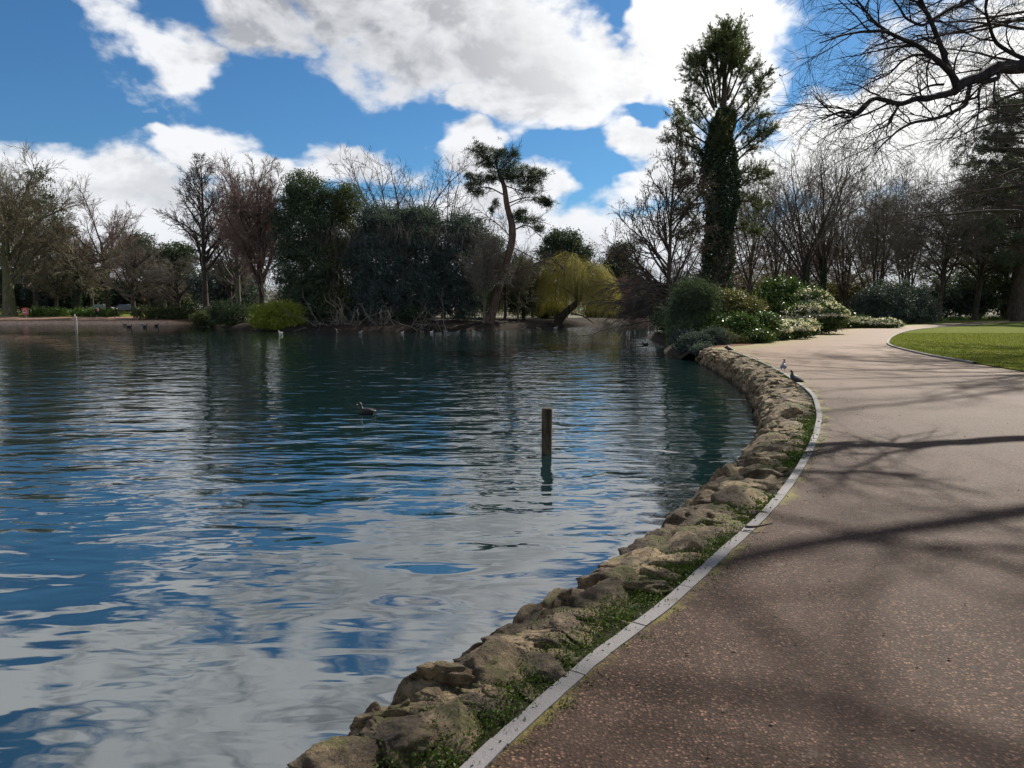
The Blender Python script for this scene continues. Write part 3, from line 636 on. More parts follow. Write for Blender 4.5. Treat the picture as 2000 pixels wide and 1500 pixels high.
bare('bare_tree', 'pale twiggy bare tree behind and left of the reddish brown one', 468, 100, 340, 'round', .36, 130, 'bark_grey', 'twig_grey', 'bare trees on the island', 22, dens=1.6, twig=.018, z0=.3)
for i, (px, py, Y, rx, ry, lab) in enumerate((
        (20, 560, 148, 60, 45, 'dark evergreen thicket behind the huge bare tree at far left'), (100, 562, 146, 50, 44, 'dark evergreen thicket behind the red lifebuoy board'),
        (165, 565, 145, 45, 40, 'dark evergreen thicket behind the white gauge post'), (235, 575, 150, 40, 28, 'low dark thicket behind the two walkers'),
        (330, 572, 150, 50, 34, 'dark thicket below the round pines'), (440, 560, 118, 60, 45, 'dark thicket behind the tall slender bare tree'))):
    evergreen('thicket', lab, [E(px, py, Y, rx, ry), E(px + rx * .4, py + 14, Y, rx * .7, ry * .7)], 'ever_blue' if i % 2 else 'ever', 340, 50, 1.0, .42, 30 + i, 'dark thickets behind the far lawn', trunk=False, cat_='thicket', base=(*W(px, HOR, Y)[:2], 0))
evergreen('beech_hedge', 'russet sunlit hedge behind the trees of the far bank', [E(x, 590, 152, 18, 14) for x in range(270, 360, 14)], 'russet', 260, 45, .7, .3, 37, trunk=False, cat_='hedge', base=(*W(310, HOR, 152)[:2], 0))
for i, (px, w, py, lab) in enumerate(((95, 30, 611, 'low leafy planting right of the red lifebuoy board'), (185, 40, 612, 'low leafy planting right of the white gauge post'), (310, 42, 612, 'low olive bush on the bank just right of the two walkers'), (375, 40, 614, 'low olive bush beside the left tip of the island'))):
    Y = 117 if i < 2 else 110
    evergreen('low_bush', lab, [E(px + dx * w * .7, py, Y, w * .55, 8 + 5 * (i > 1), 12) for dx in (-1, 0, 1)], 'ground_cover' if i < 2 else 'ever_olive', 150, 40, .5, .24, 40 + i, 'low bushes on the far bank', trunk=False, cat_='bush', base=(*W(px, HOR, Y)[:2], 0))
# ---- island evergreens
GI = 'evergreen trees massed on the island'
def ib(px, Y): return (*W(px, HOR, Y)[:2], .25)
def hang(r, root):
    S = np.array(root.location) + np.column_stack([r.uniform(-4.2, 4.2, 520), r.uniform(-4, -1.6, 520), r.uniform(2.2, 10.5, 520)])
    P, Rd = grow(r, S, np.tile([0, 0, -1.], (520, 1)) + r.normal(0, .3, (520, 3)), r.uniform(.8, 2.6, 520), .02, .009, 6, .12, -.04); mesh('hanging_twigs', *tubes(P, Rd, 3), M['twig_grey'], root)
evergreen('evergreen_tree', 'tallest dark round evergreen rising above the yellow green bush', [E(598, 380, 83, 46, 42), E(590, 450, 82, 58, 60), E(600, 530, 81, 62, 60), E(605, 590, 80, 58, 40)], 'ever', 1300, 62, .62, .21, 50, GI, extra=hang, base=ib(598, 83), tw=.3)
evergreen('evergreen_tree', 'olive evergreen with uneven top right of the tallest dark one', [E(672, 395, 84, 34, 32), E(665, 460, 84, 48, 50), E(675, 530, 82, 55, 60), E(670, 595, 80, 50, 36)], 'ever_olive', 1000, 58, .6, .2, 51, GI, extra=hang, base=ib(672, 84), tw=.28)
evergreen('evergreen_tree', 'bluish dark evergreen in front of the fan shaped bare tree', [E(745, 450, 82, 52, 46), E(735, 520, 80, 58, 60), E(740, 590, 79, 58, 44)], 'ever_blue', 1150, 60, .6, .2, 52, GI, extra=hang, base=ib(740, 82), tw=.28)
evergreen('evergreen_tree', 'dark evergreen with yellowish crest below the fan shaped bare tree', [E(818, 440, 84, 48, 36), E(820, 500, 82, 52, 55), E(818, 575, 80, 52, 50)], 'ever_blue', 1000, 58, .6, .2, 53, GI, extra=hang, base=ib(818, 84), tw=.28)
evergreen('evergreen_tree', 'dark evergreen veiled in silvery hanging twigs left of the leaning pine', [E(905, 455, 84, 42, 38), E(895, 520, 82, 50, 55), E(900, 580, 81, 52, 44)], 'ever_blue', 850, 56, .6, .2, 54, GI, base=ib(900, 84), tw=.26, extra=hang)
evergreen('evergreen_tree', 'small olive evergreen between the leaning pine and the yellow willow', [E(1025, 545, 92, 36, 40), E(1020, 590, 90, 34, 28)], 'ever_olive', 420, 45, .6, .2, 55, GI, base=ib(1022, 92), tw=.2)
evergreen('evergreen_tree', 'narrow dark evergreen directly behind the leaning pine trunk', [E(958, 500, 96, 34, 44), E(955, 570, 94, 40, 44)], 'ever', 420, 50, .65, .22, 56, GI, base=ib(957, 96), tw=.2)
bare('bare_tree', 'bare fan shaped tree spreading above the evergreens of the island', 790, 93, 285, 'fan', .36, 215, 'bark_dark', 'twig_dark', 'bare trees on the island', 23, dens=.95, twig=.017, z0=.3, t0=.62, limbs=13)
bare('bare_tree', 'bare tree with upright forks between the fan shaped tree and the pine', 866, 92, 345, 'fan', .30, 130, 'bark_dark', 'twig_dark', 'bare trees on the island', 24, dens=.9, twig=.017, z0=.3, t0=.6, limbs=9)
bare('bare_tree', 'thin grey bare tree hung with fine twigs at the foot of the leaning pine', 945, 78, 455, 'round', .17, 110, 'bark_grey', 'twig_grey', 'bare trees on the island', 25, dens=1.5, twig=.012, z0=.1, droop=.07, lean=.05)
bare('bare_tree', 'low twiggy bare tree just right of the leaning pine trunk', 1012, 84, 500, 'round', .15, 100, 'bark_green', 'twig_green', 'bare trees on the island', 26, dens=1.4, twig=.013, z0=.1)
evergreen('yellow_green_bush', 'rounded yellow green bush at the water by the reddish brown tree', [E(540, 612, 74, 46, 26), E(515, 620, 74, 28, 22), E(572, 616, 74, 26, 22), E(545, 630, 73.5, 50, 12)], 'yshrub', 520, 44, .36, .15, 60, trunk=False, cat_='bush', base=(*W(540, HOR, 74)[:2], -.1))
for i, (px, py, Y, rx, ry, lab) in enumerate(((452, 612, 84, 40, 26, 'dark bush trailing over the water left of the yellow green bush'), (410, 622, 90, 30, 15, 'dark low bush at the left tip of the island'), (1075, 605, 98, 30, 20, 'brown green bush at the foot of the yellow willow'), (640, 615, 79, 40, 26, 'dark bush right of the yellow green bush'), (720, 618, 79, 42, 22, 'dark bush behind the fallen branches'), (800, 616, 79, 44, 24, 'dark bush behind the row of resting birds'))):
    evergreen('dark_bush', lab, [E(px, py, Y, rx, ry), E(px - rx * .5, py + 5, Y, rx * .5, ry * .7)], ('ever', 'ever_olive', 'ever_olive', 'ever', 'ever_blue', 'ever')[i], 240, 44, .42, .18, 62 + i, 'dark bushes along the island shore', trunk=False, cat_='bush', base=(*W(px, HOR, Y)[:2], -.1))
# fallen branches at the island's edge
def dead_branches():
    r = np.random.default_rng(70)
    for i, (px, lab) in enumerate(((640, 'tangle of dead branches in the water right of the yellow green bush'), (700, 'pile of grey dead branches at the middle of the island shore'), (765, 'spread of dead branches left of the row of resting birds'), (835, 'thin upright dead branch by the resting birds'))):
        b = G(px, 647, WZ); n = (16, 20, 14, 4)[i]; root = empty('fallen_branch', (b[0], b[1] + .4, WZ), lab, 'branch', 'dead branches along the island shore')
        S = np.array(root.location) + r.normal(0, 1, (n, 3)) * [1.3, .4, .12]; D = np.column_stack([r.normal(0, 1, n), r.normal(-.2, .5, n), np.abs(r.normal(.35, .5, n)) + (1.5 if i == 3 else 0)])
        P, Rd = grow(r, S, D, r.uniform(1.6, 4.2, n), .055, .02, 9, .22, .0); S2, D2, a, t, rr = spawn(r, P, Rd, 5, .3, 1, 50, 12); P2, R2 = grow(r, S2, D2, r.uniform(.5, 1.6, len(t)), .025, .01, 6, .2)
        V, F = cat([tubes(P, Rd, 5), tubes(P2, R2, 3)]); mesh('branch', V, F, M['twig_grey'], root)
dead_branches()
# ---- leaning pine on the island, traced limb by limb
def needles(r, C, n, L, w, D=None, up=.3):
    P = np.repeat(C, n, 0); d = r.normal(0, 1, P.shape) + [0, 0, up]
    if D is not None: d = d * .7 + np.repeat(D, n, 0)
    d = unit(d); l = L * r.uniform(.7, 1.2, (len(P), 1)); b = unit(np.cross(d, r.normal(0, 1, d.shape))) * w / 2
    V = np.stack([P + d * l * .05 - b * .5, P + d * l * .6 - b, P + d * l, P + d * l * .6 + b], 1).reshape(-1, 3); return V, np.arange(len(V)).reshape(-1, 4)
def pine_pads(r, pads, Y, per, tuft):
    C = []
    for (px, py, rx, ry) in pads:
        c = W(px, py, Y); s = Y / FPX; n = int(per * rx * max(ry, 8) / 300) + 8; u = unit(r.normal(0, 1, (n, 3))) * r.random((n, 1)) ** .4
        C.append(c + u * [rx * s * 1.15, rx * s * .8, ry * s * 1.35])
        k = n // 3; C.append(c + r.normal(0, .55, (k, 3)) * [rx * s * 1.25, rx * s * .8, ry * s * 1.6])
    return np.concatenate(C)
def leaning_pine():
    Y = 80; r = np.random.default_rng(80); root = empty('pine_tree', (*W(955, HOR, Y)[:2], .1), 'tall leaning pine with flat layered crown on the island shore', 'tree')
    b = W(955, 630, Y); tp = [(955, 632), (966, 590), (978, 545), (990, 510), (1000, 470), (1000, 440), (990, 400), (985, 365), (975, 340), (968, 318)]
    T = curve_pts([W(x, y, Y) for x, y in tp], 30); Rt = np.interp(np.linspace(0, 1, 30), [0, .1, .5, .8, 1], [.58, .45, .38, .24, .09])
    limbs = [((968, 330), (950, 310), (925, 292), .09), ((972, 335), (995, 315), (1010, 300), .08), ((980, 350), (1020, 345), (1058, 348), .09), ((985, 362), (1015, 372), (1045, 372), .07), ((983, 380), (950, 365), (915, 372), .08),
             ((990, 398), (1030, 385), (1066, 392), .08), ((992, 405), (1020, 388), (1010, 370), .06), ((998, 440), (1025, 425), (1050, 432), .08), ((1002, 450), (1030, 440), (1056, 462), .09), ((999, 465), (975, 440), (935, 410), .07), ((996, 480), (1045, 505), (1075, 515), .07), ((975, 555), (1010, 530), (1045, 520), .12), ((1040, 520), (1075, 505), (1100, 522), .07)]
    P1 = np.stack([curve_pts([W(x, y, Y + r.normal(0, .6) * k) for k, (x, y) in enumerate(l[:3])], 8) for l in limbs]); R1 = np.stack([np.linspace(l[3], .03, 8) for l in limbs])
    mesh('trunk', *cat([tubes(T[None], Rt[None], 12), tubes(P1, R1, 6)]), M['bark_red'], root, smooth=True)
    S, D, a, t, rr = spawn(r, P1, R1, 14, .2, 1, 45, 12, .3); P2, R2 = grow(r, S, D, r.uniform(.7, 2.2, len(t)), .035, .012, 6, .16, .03)
    S, D, a, t, rr = spawn(r, P2, R2, 4, .3, 1, 45, 12, .3); P3, R3 = grow(r, S, D, r.uniform(.4, 1.1, len(t)), .015, .008, 4, .16, .03)
    mesh('twigs', *cat([tubes(P2, R2, 4), tubes(P3, R3, 3)]), M['twig_dark'], root)
    pads = [(935, 292, 20, 8), (960, 303, 26, 9), (985, 300, 22, 8), (1005, 302, 9, 9), (950, 318, 28, 8), (985, 325, 36, 9), (1020, 338, 36, 10), (1048, 342, 18, 8), (1000, 350, 34, 8), (1035, 358, 24, 7), (1035, 372, 20, 5), (970, 345, 30, 8), (918, 345, 11, 6), (922, 362, 18, 6), (930, 376, 15, 5), (945, 352, 20, 6), (1057, 392, 16, 5), (1066, 398, 9, 5), (1010, 425, 14, 5), (1033, 432, 22, 6), (1018, 416, 12, 5), (1052, 448, 10, 5), (968, 398, 6, 5), (960, 412, 4, 5), (1070, 400, 5, 5)]
    C = pine_pads(r, pads, Y, 80, .3); mesh('crown', *needles(r, C, 15, .42, .045, up=.6), M['pine'], root)
leaning_pine()
bare('bare_tree', 'bare curving tree crossing the right of the leaning pine', 985, 84, 415, 'fan', .2, 150, 'bark_dark', 'twig_dark', 'bare trees on the island', 27, dens=.8, twig=.013, z0=.1, lean=.12, t0=.5, limbs=8)
evergreen('pine_tree', 'broad dark pine rising behind the yellow willow', [E(1100, 470, 130, 34, 20), E(1082, 490, 130, 30, 22), E(1125, 495, 130, 34, 18), E(1105, 515, 130, 46, 26)], 'pine', 520, 55, .85, .34, 81, 'pines behind the willow', base=(*W(1105, HOR, 130)[:2], 0), tw=.4)
evergreen('pine_tree', 'brownish conical pine between the yellow willow and the catkin tree', [E(1212, 490, 130, 22, 16), E(1208, 520, 130, 34, 26), E(1215, 555, 130, 38, 30)], 'pine', 420, 50, .8, .32, 82, 'pines behind the willow', base=(*W(1212, HOR, 130)[:2], 0), tw=.4)
# ---- willow
def willow():
    Y = 92; r = np.random.default_rng(90); b = G(1090, 632, -.4); b = np.array([W(1090, 632, Y)[0], Y, -.3]); root = empty('willow_tree', b, 'yellow weeping willow with dark leaning trunk at the right end of the island', 'tree')
    T = curve_pts([W(x, y, Y) for x, y in ((1086, 634), (1098, 618), (1112, 604), (1128, 590), (1132, 572), (1126, 545))], 18); Rt = np.linspace(.55, .28, 18)
    ends = [(1080, 530), (1065, 555), (1100, 505), (1125, 498), (1150, 520), (1170, 550), (1180, 575), (1110, 530), (1140, 540), (1155, 560)]
    P1 = np.stack([curve_pts([T[10 + (i % 7)], W((e[0] + 1130) / 2, e[1] + 5, Y + r.normal(0, 1.3)), W(e[0], e[1], Y + r.normal(0, 2.2))], 9) for i, e in enumerate(ends)]); R1 = np.tile(np.linspace(.16, .03, 9), (len(ends), 1))
    low = curve_pts([W(x, y, Y - .5) for x, y in ((1115, 612), (1140, 618), (1160, 632))], 9)
    mesh('trunk', *cat([tubes(T[None], Rt[None], 10), tubes(P1, R1, 6), tubes(low[None], np.linspace(.12, .04, 9)[None], 5)]), M['bark_dark'], root, smooth=True)
    n = 2500; th = r.uniform(0, 2 * np.pi, n); rr = np.sqrt(r.random(n)); hx = 68 / FPX * Y; cx = W(1122, HOR, Y)[0]
    x = cx + np.cos(th) * rr * hx * .95; y = Y + np.sin(th) * rr * hx * .8; top = W(1122, 494, Y)[2]
    z = top - 3.4 * rr ** 2.4 - 1.5 * vnoise(np.column_stack([x * .8, y * .8, x * 0])) - r.random(n) * 1.8 - np.maximum(0, (x - cx)) * .25
    L = np.clip(z - WZ - r.uniform(.1, 1.2, n), .8, 7.5) * np.where(rr > .6, r.uniform(.8, 1, n), r.uniform(.4, .9, n))
    L = np.where((x < cx - .1) & (x > cx - 2.5) & (y < Y), L * .6, L); L = np.minimum(L, np.maximum(z - WZ - .3, .5))
    D = np.column_stack([np.cos(th) * .9, np.sin(th) * .9, np.full(n, .25)]) * rr[:, None] + r.normal(0, .25, (n, 3)); K = 9
    P, Rd = grow(r, np.column_stack([x, y, z]), D, L, .014, .008, K, .05, -.55)
    idx = np.repeat(np.arange(n), 10); tt = r.uniform(.05, 1, len(idx)); C, Tn = along(P, idx, tt)
    mesh('crown', *cat([tubes(P, Rd, 3), leaves(r, C + r.normal(0, .05, C.shape), .17, .028, A=Tn * 2.2)]), M['willow'], root)
    P, Rd = grow(r, np.tile([cx, Y, top - 2], (40, 1)) + r.normal(0, 1, (40, 3)) * [1.5, 1.5, .8], unit(r.normal(0, 1, (40, 3)) + [0, 0, .5]), 3, .05, .015, 8, .12); mesh('branches', *tubes(P, Rd, 4), M['twig_dark'], root)
willow()
# ------------------------------------------------------------------ right side: background thickets and trees beyond the path
for i, (px, py, Y, rx, ry, mt, lab) in enumerate((
        (1225, 590, 138, 40, 24, 'brownshrub', 'brown thicket across the narrow channel right of the yellow willow'), (1290, 585, 135, 40, 30, 'brownshrub', 'brown thicket behind the trunk of the catkin tree'),
        (1180, 600, 136, 30, 14, 'ever_olive', 'low olive bush on the shore right of the yellow willow'),
        (1350, 570, 125, 55, 40, 'ever_blue', 'dark thicket behind the ivy clad cypress'), (1450, 575, 125, 55, 36, 'brownshrub', 'brown thicket right of the ivy clad cypress'), (1540, 570, 130, 60, 42, 'ever_olive', 'thicket behind the trees with ivy covered trunks'),
        (1650, 575, 128, 60, 44, 'brownshrub', 'brown thicket left of the silvery dome shaped bush'), (1850, 580, 118, 70, 40, 'ever_blue', 'dark thicket right of the silvery dome shaped bush'), (1960, 570, 116, 80, 55, 'ever', 'dark thicket at the right end of the grass strip'), (2090, 560, 116, 90, 70, 'ever_blue', 'dark thicket beyond the right end of the path'))):
    evergreen('thicket', lab, [E(px, py, Y, rx, ry), E(px + rx * .6, py + 14, Y, rx * .7, ry * .7), E(px - rx * .6, py + 12, Y, rx * .6, ry * .7)], mt, 430, 44, .8, .34, 130 + i, 'thickets beyond the path', trunk=False, cat_='thicket', base=(*W(px, HOR, Y)[:2], 0), shell=.3)
GR = 'bare trees beyond the path'
for (px, Y, top, form, tr, w, bm, tm, ivy, dens, seed, lean, lab) in (
        (1470, 96, 330, 'fan', .22, 100, 'bark_dark', 'twig_grey', 0, 1.2, 141, -.05, 'slender bare tree just right of the ivy clad cypress'),
        (1522, 100, 320, 'multi', .2, 120, 'bark_dark', 'twig_grey', 0, 1.2, 142, -.12, 'left leaning bare tree behind the glossy green bush'),
        (1572, 92, 268, 'fan', .3, 150, 'bark_dark', 'twig_grey', .95, 1.2, 143, 0, 'bare tree with thick ivy sleeve rising above the white flowering bush'),
        (1604, 94, 285, 'fan', .26, 130, 'bark_dark', 'twig_grey', .95, 1.1, 144, .03, 'bare tree with narrow ivy sleeve left of the silvery dome bush'),
        (1650, 104, 290, 'multi', .2, 110, 'bark_dark', 'twig_grey', 0, 1.1, 145, .02, 'thin upright bare tree directly left of the silvery dome bush'),
        (1712, 100, 340, 'multi', .24, 190, 'bark_dark', 'twig_grey', 0, 1.9, 146, 0, 'many stemmed bare tree behind the silvery dome bush'),
        (1775, 108, 345, 'multi', .24, 170, 'bark_dark', 'twig_grey', 0, 1.9, 147, .05, 'dense twiggy bare tree behind the right of the silvery dome bush'),
        (1835, 100, 350, 'round', .3, 180, 'bark_dark', 'twig_grey', 0, 1.9, 148, 0, 'tangled bare tree above the daffodil clumps'),
        (1905, 104, 300, 'round', .36, 210, 'bark_dark', 'twig_dark', 0, 2.0, 149, 0, 'dark dense bare tree beside the dark trunked cedar'),
        (1970, 112, 290, 'round', .36, 220, 'bark_dark', 'twig_dark', 0, 1.9, 150, 0, 'dark bare tree at the right edge behind the cedar'),
        (1400, 118, 400, 'round', .26, 150, 'bark_dark', 'twig_red', 0, 1.4, 151, 0, 'reddish bare tree behind the ivy clad cypress'),
        (1290, 128, 490, 'round', .22, 150, 'bark_dark', 'twig_red', 0, 1.4, 152, 0, 'reddish bare tree far behind the catkin tree'),
        (1650, 125, 420, 'round', .26, 200, 'bark_dark', 'twig_red', 0, 1.8, 153, 0, 'low reddish bare tree far behind the silvery dome bush'),
        (1540, 126, 430, 'round', .26, 190, 'bark_dark', 'twig_red', 0, 1.8, 154, 0, 'low reddish bare tree far behind the ivy sleeved trunks')):
    bare('bare_tree', lab, px, Y, top, form, tr, w, bm, tm, GR, seed, dens=dens, twig=.015, lean=lean, ivy=ivy or None, droop=.03 if form == 'round' else 0)
# ---- catkin tree on the tip of the near shore
def catkin_tree():
    root, (P2, R2, P3, R3, P4) = bare('catkin_tree', 'tall bare tree hung with dark catkins at the water, left of the ivy clad cypress', 1306, 50, 246, 'column', .19, 275, 'bark_dark', 'twig_dark', None, 160, dens=1.15, twig=.011, cone=True, z0=-.05, t0=.08, limbs=46)
    r = np.random.default_rng(161); tips = np.concatenate([P4[:, -1], P4[:, 2], P3[:, -1]]); tips = tips[tips[:, 2] > 3.2]; C = tips[r.random(len(tips)) < .36]
    mesh('catkins', *leaves(r, C - [0, 0, .06], .14, .042, A=np.array([0, 0, -2.5]), jit=.6), M['catkin'], root)
    n = 34; S = np.array(root.location) + np.column_stack([np.zeros(n), np.zeros(n), r.uniform(.8, 3.4, n)]); D = np.column_stack([-np.abs(r.normal(1, .3, n)), r.normal(-.3, .5, n), r.normal(.12, .12, n)])
    P, Rd = grow(r, S, D, r.uniform(2.8, 5.6, n), .045, .016, 12, .06, -.03); S, D, a, t, rr = spawn(r, P, Rd, 9, .25, 1, 38, 12, .5); D[:, 2] -= .25; Pb, Rb = grow(r, S, D, r.uniform(.4, 1.5, len(t)), .016, .010, 6, .09, -.04)
    S, D, a, t, rr = spawn(r, Pb, Rb, 4, .3, 1, 38, 12, .5); Pc, Rc = grow(r, S, D, r.uniform(.2, .7, len(t)), .010, .007, 4, .09, -.04)
    def up(P): P = P.copy(); P[:, :, 2] = np.maximum(P[:, :, 2], WZ + .12 + .2 * r.random((len(P), 1))); return P
    mesh('low_branches', *cat([tubes(up(P), Rd, 5), tubes(up(Pb), Rb, 3), tubes(up(Pc), Rc, 3)]), M['twig_dark'], root)
catkin_tree()
# ---- tall ivy clad cypress
def cypress():
    Y = 58; r = np.random.default_rng(170); root = empty('cypress_tree', (*W(1402, HOR, Y)[:2], 0), 'very tall ivy clad cypress with feathery crown behind the shrubs', 'tree')
    T = curve_pts([(*W(1402, HOR, Y)[:2], 0)] + [W(x, y, Y) for x, y in ((1405, 500), (1408, 400), (1410, 300), (1413, 210), (1416, 130), (1418, 62))], 30); Rt = np.linspace(.55, .04, 30)
    L = [((1400, 210), (1385, 140), (1368, 98)), ((1398, 200), (1392, 120), (1390, 62)), ((1405, 200), (1408, 110), (1405, 50)), ((1412, 190), (1420, 110), (1424, 46)), ((1418, 190), (1434, 120), (1438, 62)), ((1422, 195), (1448, 130), (1456, 78)),
         ((1425, 210), (1455, 150), (1472, 112)), ((1430, 225), (1472, 180), (1496, 146)), ((1432, 245), (1465, 210), (1490, 180)), ((1395, 215), (1370, 170), (1350, 152)), ((1392, 205), (1368, 140), (1350, 108)), ((1396, 210), (1376, 130), (1372, 82)),
         ((1390, 250), (1362, 210), (1338, 200)), ((1390, 270), (1355, 240), (1325, 222)), ((1388, 285), (1350, 262), (1320, 245)), ((1385, 308), (1350, 285), (1310, 268)), ((1435, 300), (1470, 275), (1500, 248)), ((1430, 325), (1462, 292), (1503, 264)), ((1430, 280), (1458, 245), (1485, 225)),
         ((1428, 352), (1450, 338), (1488, 336)), ((1385, 365), (1352, 358), (1322, 362)), ((1385, 395), (1352, 400), (1330, 415)), ((1430, 400), (1455, 392), (1480, 400)), ((1425, 450), (1450, 445), (1470, 460)), ((1390, 440), (1362, 445), (1345, 465)), ((1385, 330), (1355, 318), (1335, 322)), ((1430, 370), (1465, 352), (1495, 350)),
         ((1410, 150), (1412, 90), (1413, 58)), ((1415, 170), (1428, 110), (1430, 70)), ((1405, 170), (1398, 100), (1396, 72))]
    P1 = []; L = [(a_, b_, (c_[0], c_[1] + (24 if c_[1] < 125 else 0))) for a_, b_, c_ in L]
    for l in L:
        o = r.normal(0, .7); P1.append(curve_pts([W(*l[0], Y + o * .1), W(*l[1], Y + o), W(*l[2], Y + o * 2)], 10))
    for a in np.linspace(0, 6.28, 12, endpoint=False):     # limbs towards and away from the view
        k = int(r.integers(12, 26)); h = T[k]; e = h + [math.cos(a) * .7, math.sin(a) * 2.2, 2.0 + r.random() * 1.5]; P1.append(curve_pts([h, (h + e) / 2 - [0, 0, .3], e], 10))
    P1 = np.array(P1); R1 = np.tile(np.linspace(.085, .02, 10), (len(P1), 1)); mesh('trunk', *cat([tubes(T[None], Rt[None], 10), tubes(P1, R1, 5)]), M['bark_dark'], root, smooth=True)
    S, D, a, t, rr = spawn(r, P1, R1, 19, .16, 1.0, 42, 12, .2); D[:, 2] += .1; kp = (np.linalg.norm((P1[a, -1] - P1[a, 0])[:, :2], axis=1) > 1.5) | (r.random(len(a)) < .85); S, D, a, t, rr = S[kp], D[kp], a[kp], t[kp], rr[kp]; P2, R2 = grow(r, S, D, r.uniform(.5, 1.5, len(t)) * (1.2 - t * .4), .018, .008, 7, .1, .06)
    S, D, a, t, rr = spawn(r, P2, R2, 6, .2, 1, 38, 14, .2); P3, R3 = grow(r, S, D, r.uniform(.25, .75, len(t)), .009, .005, 5, .1, .04)
    idx = np.repeat(np.arange(len(P3)), 19); tt = r.uniform(.1, 1.05, len(idx)); C, Tn = along(P3, idx, tt)
    mesh('crown', *cat([tubes(P2, R2, 3), tubes(P3, R3, 3), leaves(r, C + r.normal(0, .05, C.shape), .19, .042, A=Tn * 1.3 + [0, 0, .3])]), M['cypress'], root)
    n = 30000; tt = r.uniform(0, .66, n); C, _ = along(T[None], np.zeros(n, int), tt); u = unit(r.normal(0, 1, (n, 3)) * [1, 1, .1])
    w = np.interp(tt, [0, .12, .3, .5, .6, .66], [1.6, 1.25, 1.15, 1.2, 1.05, .5]); an = np.arctan2(u[:, 1], u[:, 0]); w = w * (1 + .42 * fbm(np.column_stack([u[:, 0] * .9, u[:, 1] * .9, C[:, 2] * .55]), 3))
    C = C + u * (w * r.uniform(.72, 1.06, n))[:, None]; mesh('ivy', *leaves(r, C, .19, .14, A=u + [0, 0, -.5]), M['ivy'], root)
cypress()
# ---- shrubs of the planting bed
GS = 'shrubs of the planting bed'
def gb(px, Y): return (*W(px, HOR, Y)[:2], 0)
evergreen('dark_shrub', 'tall drooping dark green shrub overhanging the water at the end of the stone bank', [E(1352, 585, 37, 38, 38), E(1340, 620, 37, 34, 34), E(1375, 600, 37, 36, 40), E(1345, 650, 36, 34, 30), E(1325, 660, 40, 18, 22)], 'ever', 760, 60, .3, .13, 180, GS, base=gb(1355, 37), tw=.08, aspect=.25)
evergreen('low_shrub', 'low blue green shrub trailing over the very end of the stone bank', [E(1362, 668, 33, 32, 14), E(1395, 660, 33.5, 30, 16), E(1335, 662, 34.5, 20, 16), E(1374, 682, 31.5, 20, 8), E(1348, 680, 33, 24, 10)], 'ever_blue', 420, 50, .2, .09, 181, GS, base=gb(1370, 33), trunk=False, cat_='shrub')
evergreen('mixed_shrub', 'brownish green shrub in the middle of the bed by the path end', [E(1412, 595, 38, 34, 28), E(1440, 605, 38, 36, 32), E(1465, 610, 38, 26, 26)], 'brownshrub', 560, 54, .28, .10, 182, GS, base=gb(1432, 38), tw=.06)
evergreen('laurel_shrub', 'bright green leafy shrub in front of the brownish one', [E(1395, 638, 36, 38, 22), E(1440, 640, 36, 40, 24), E(1485, 636, 37, 34, 24), E(1460, 655, 35.5, 44, 14)], 'rhodo', 640, 44, .24, .13, 183, GS, base=gb(1440, 36), tw=.05)
evergreen('rhododendron_bush', 'tall glossy dark green bush left of the white flowering bush', [E(1528, 580, 52, 44, 34), E(1510, 605, 51, 40, 34), E(1545, 615, 50, 46, 32)], 'rhodo', 640, 50, .36, .17, 184, GS, base=gb(1528, 52), tw=.08)
def flowers(blobs, n, size, lo=.15):
    def f(r, root):
        P, nn = blobpts(r, blobs, n * 3, 7, .11, .97, lo); keep = (nn[:, 1] < .45); P, nn = P[keep], nn[keep]
        mesh('blossom', *leaves(r, P + nn * .05, size, size * .8, A=unit(np.cross(nn, [0.3, 1, .2])), jit=.5), M['white'], root)
    return f
def fshrub(name, lab, bl, mt, nc, per, cr, leaf, seed, nf, fs, base):
    evergreen(name, lab, bl, mt, nc, per, cr, leaf, seed, GS, base=base, trunk=False, cat_='shrub', extra=flowers(bl, nf, fs))
fshrub('flowering_shrub', 'tall white flowering bush beside the path before the silvery dome bush', [E(1585, 595, 50, 38, 28), E(1605, 620, 48, 46, 28), E(1570, 625, 48, 40, 28)], 'rhodo', 620, 44, .3, .15, 185, 340, .09, gb(1590, 49))
fshrub('flowering_shrub', 'low white flowering shrub beside the mossy path edge, nearest the water', [E(1505, 648, 38.5, 36, 16), E(1540, 645, 40, 42, 17), E(1570, 640, 42, 26, 15)], 'rhodo', 420, 40, .22, .12, 186, 330, .075, gb(1530, 40))
fshrub('flowering_shrub', 'long low row of white flowering shrub in front of the silvery dome bush', [E(x, 630 + (1 if x < 1700 else 4), 62, 22, 11) for x in range(1650, 1750, 17)], 'rhodo', 300, 40, .3, .15, 187, 230, .10, gb(1700, 62))
evergreen('yew_bush', 'large silvery dark dome shaped bush beyond the path bend', [E(1742, 592, 82, 62, 42), E(1710, 600, 82, 42, 34), E(1785, 602, 82, 38, 32), E(1740, 615, 82, 76, 20)], 'yew', 1100, 60, .5, .24, 188, GS, base=gb(1742, 82), trunk=False, cat_='shrub', aspect=.3)
evergreen('low_shrub', 'small bare brown shrub at the foot of the brownish green one by the water', [E(1400, 655, 34, 30, 12), E(1440, 664, 34.5, 26, 7)], 'brownshrub', 140, 40, .2, .09, 189, GS, base=gb(1410, 34), trunk=False, cat_='shrub', aspect=.2)
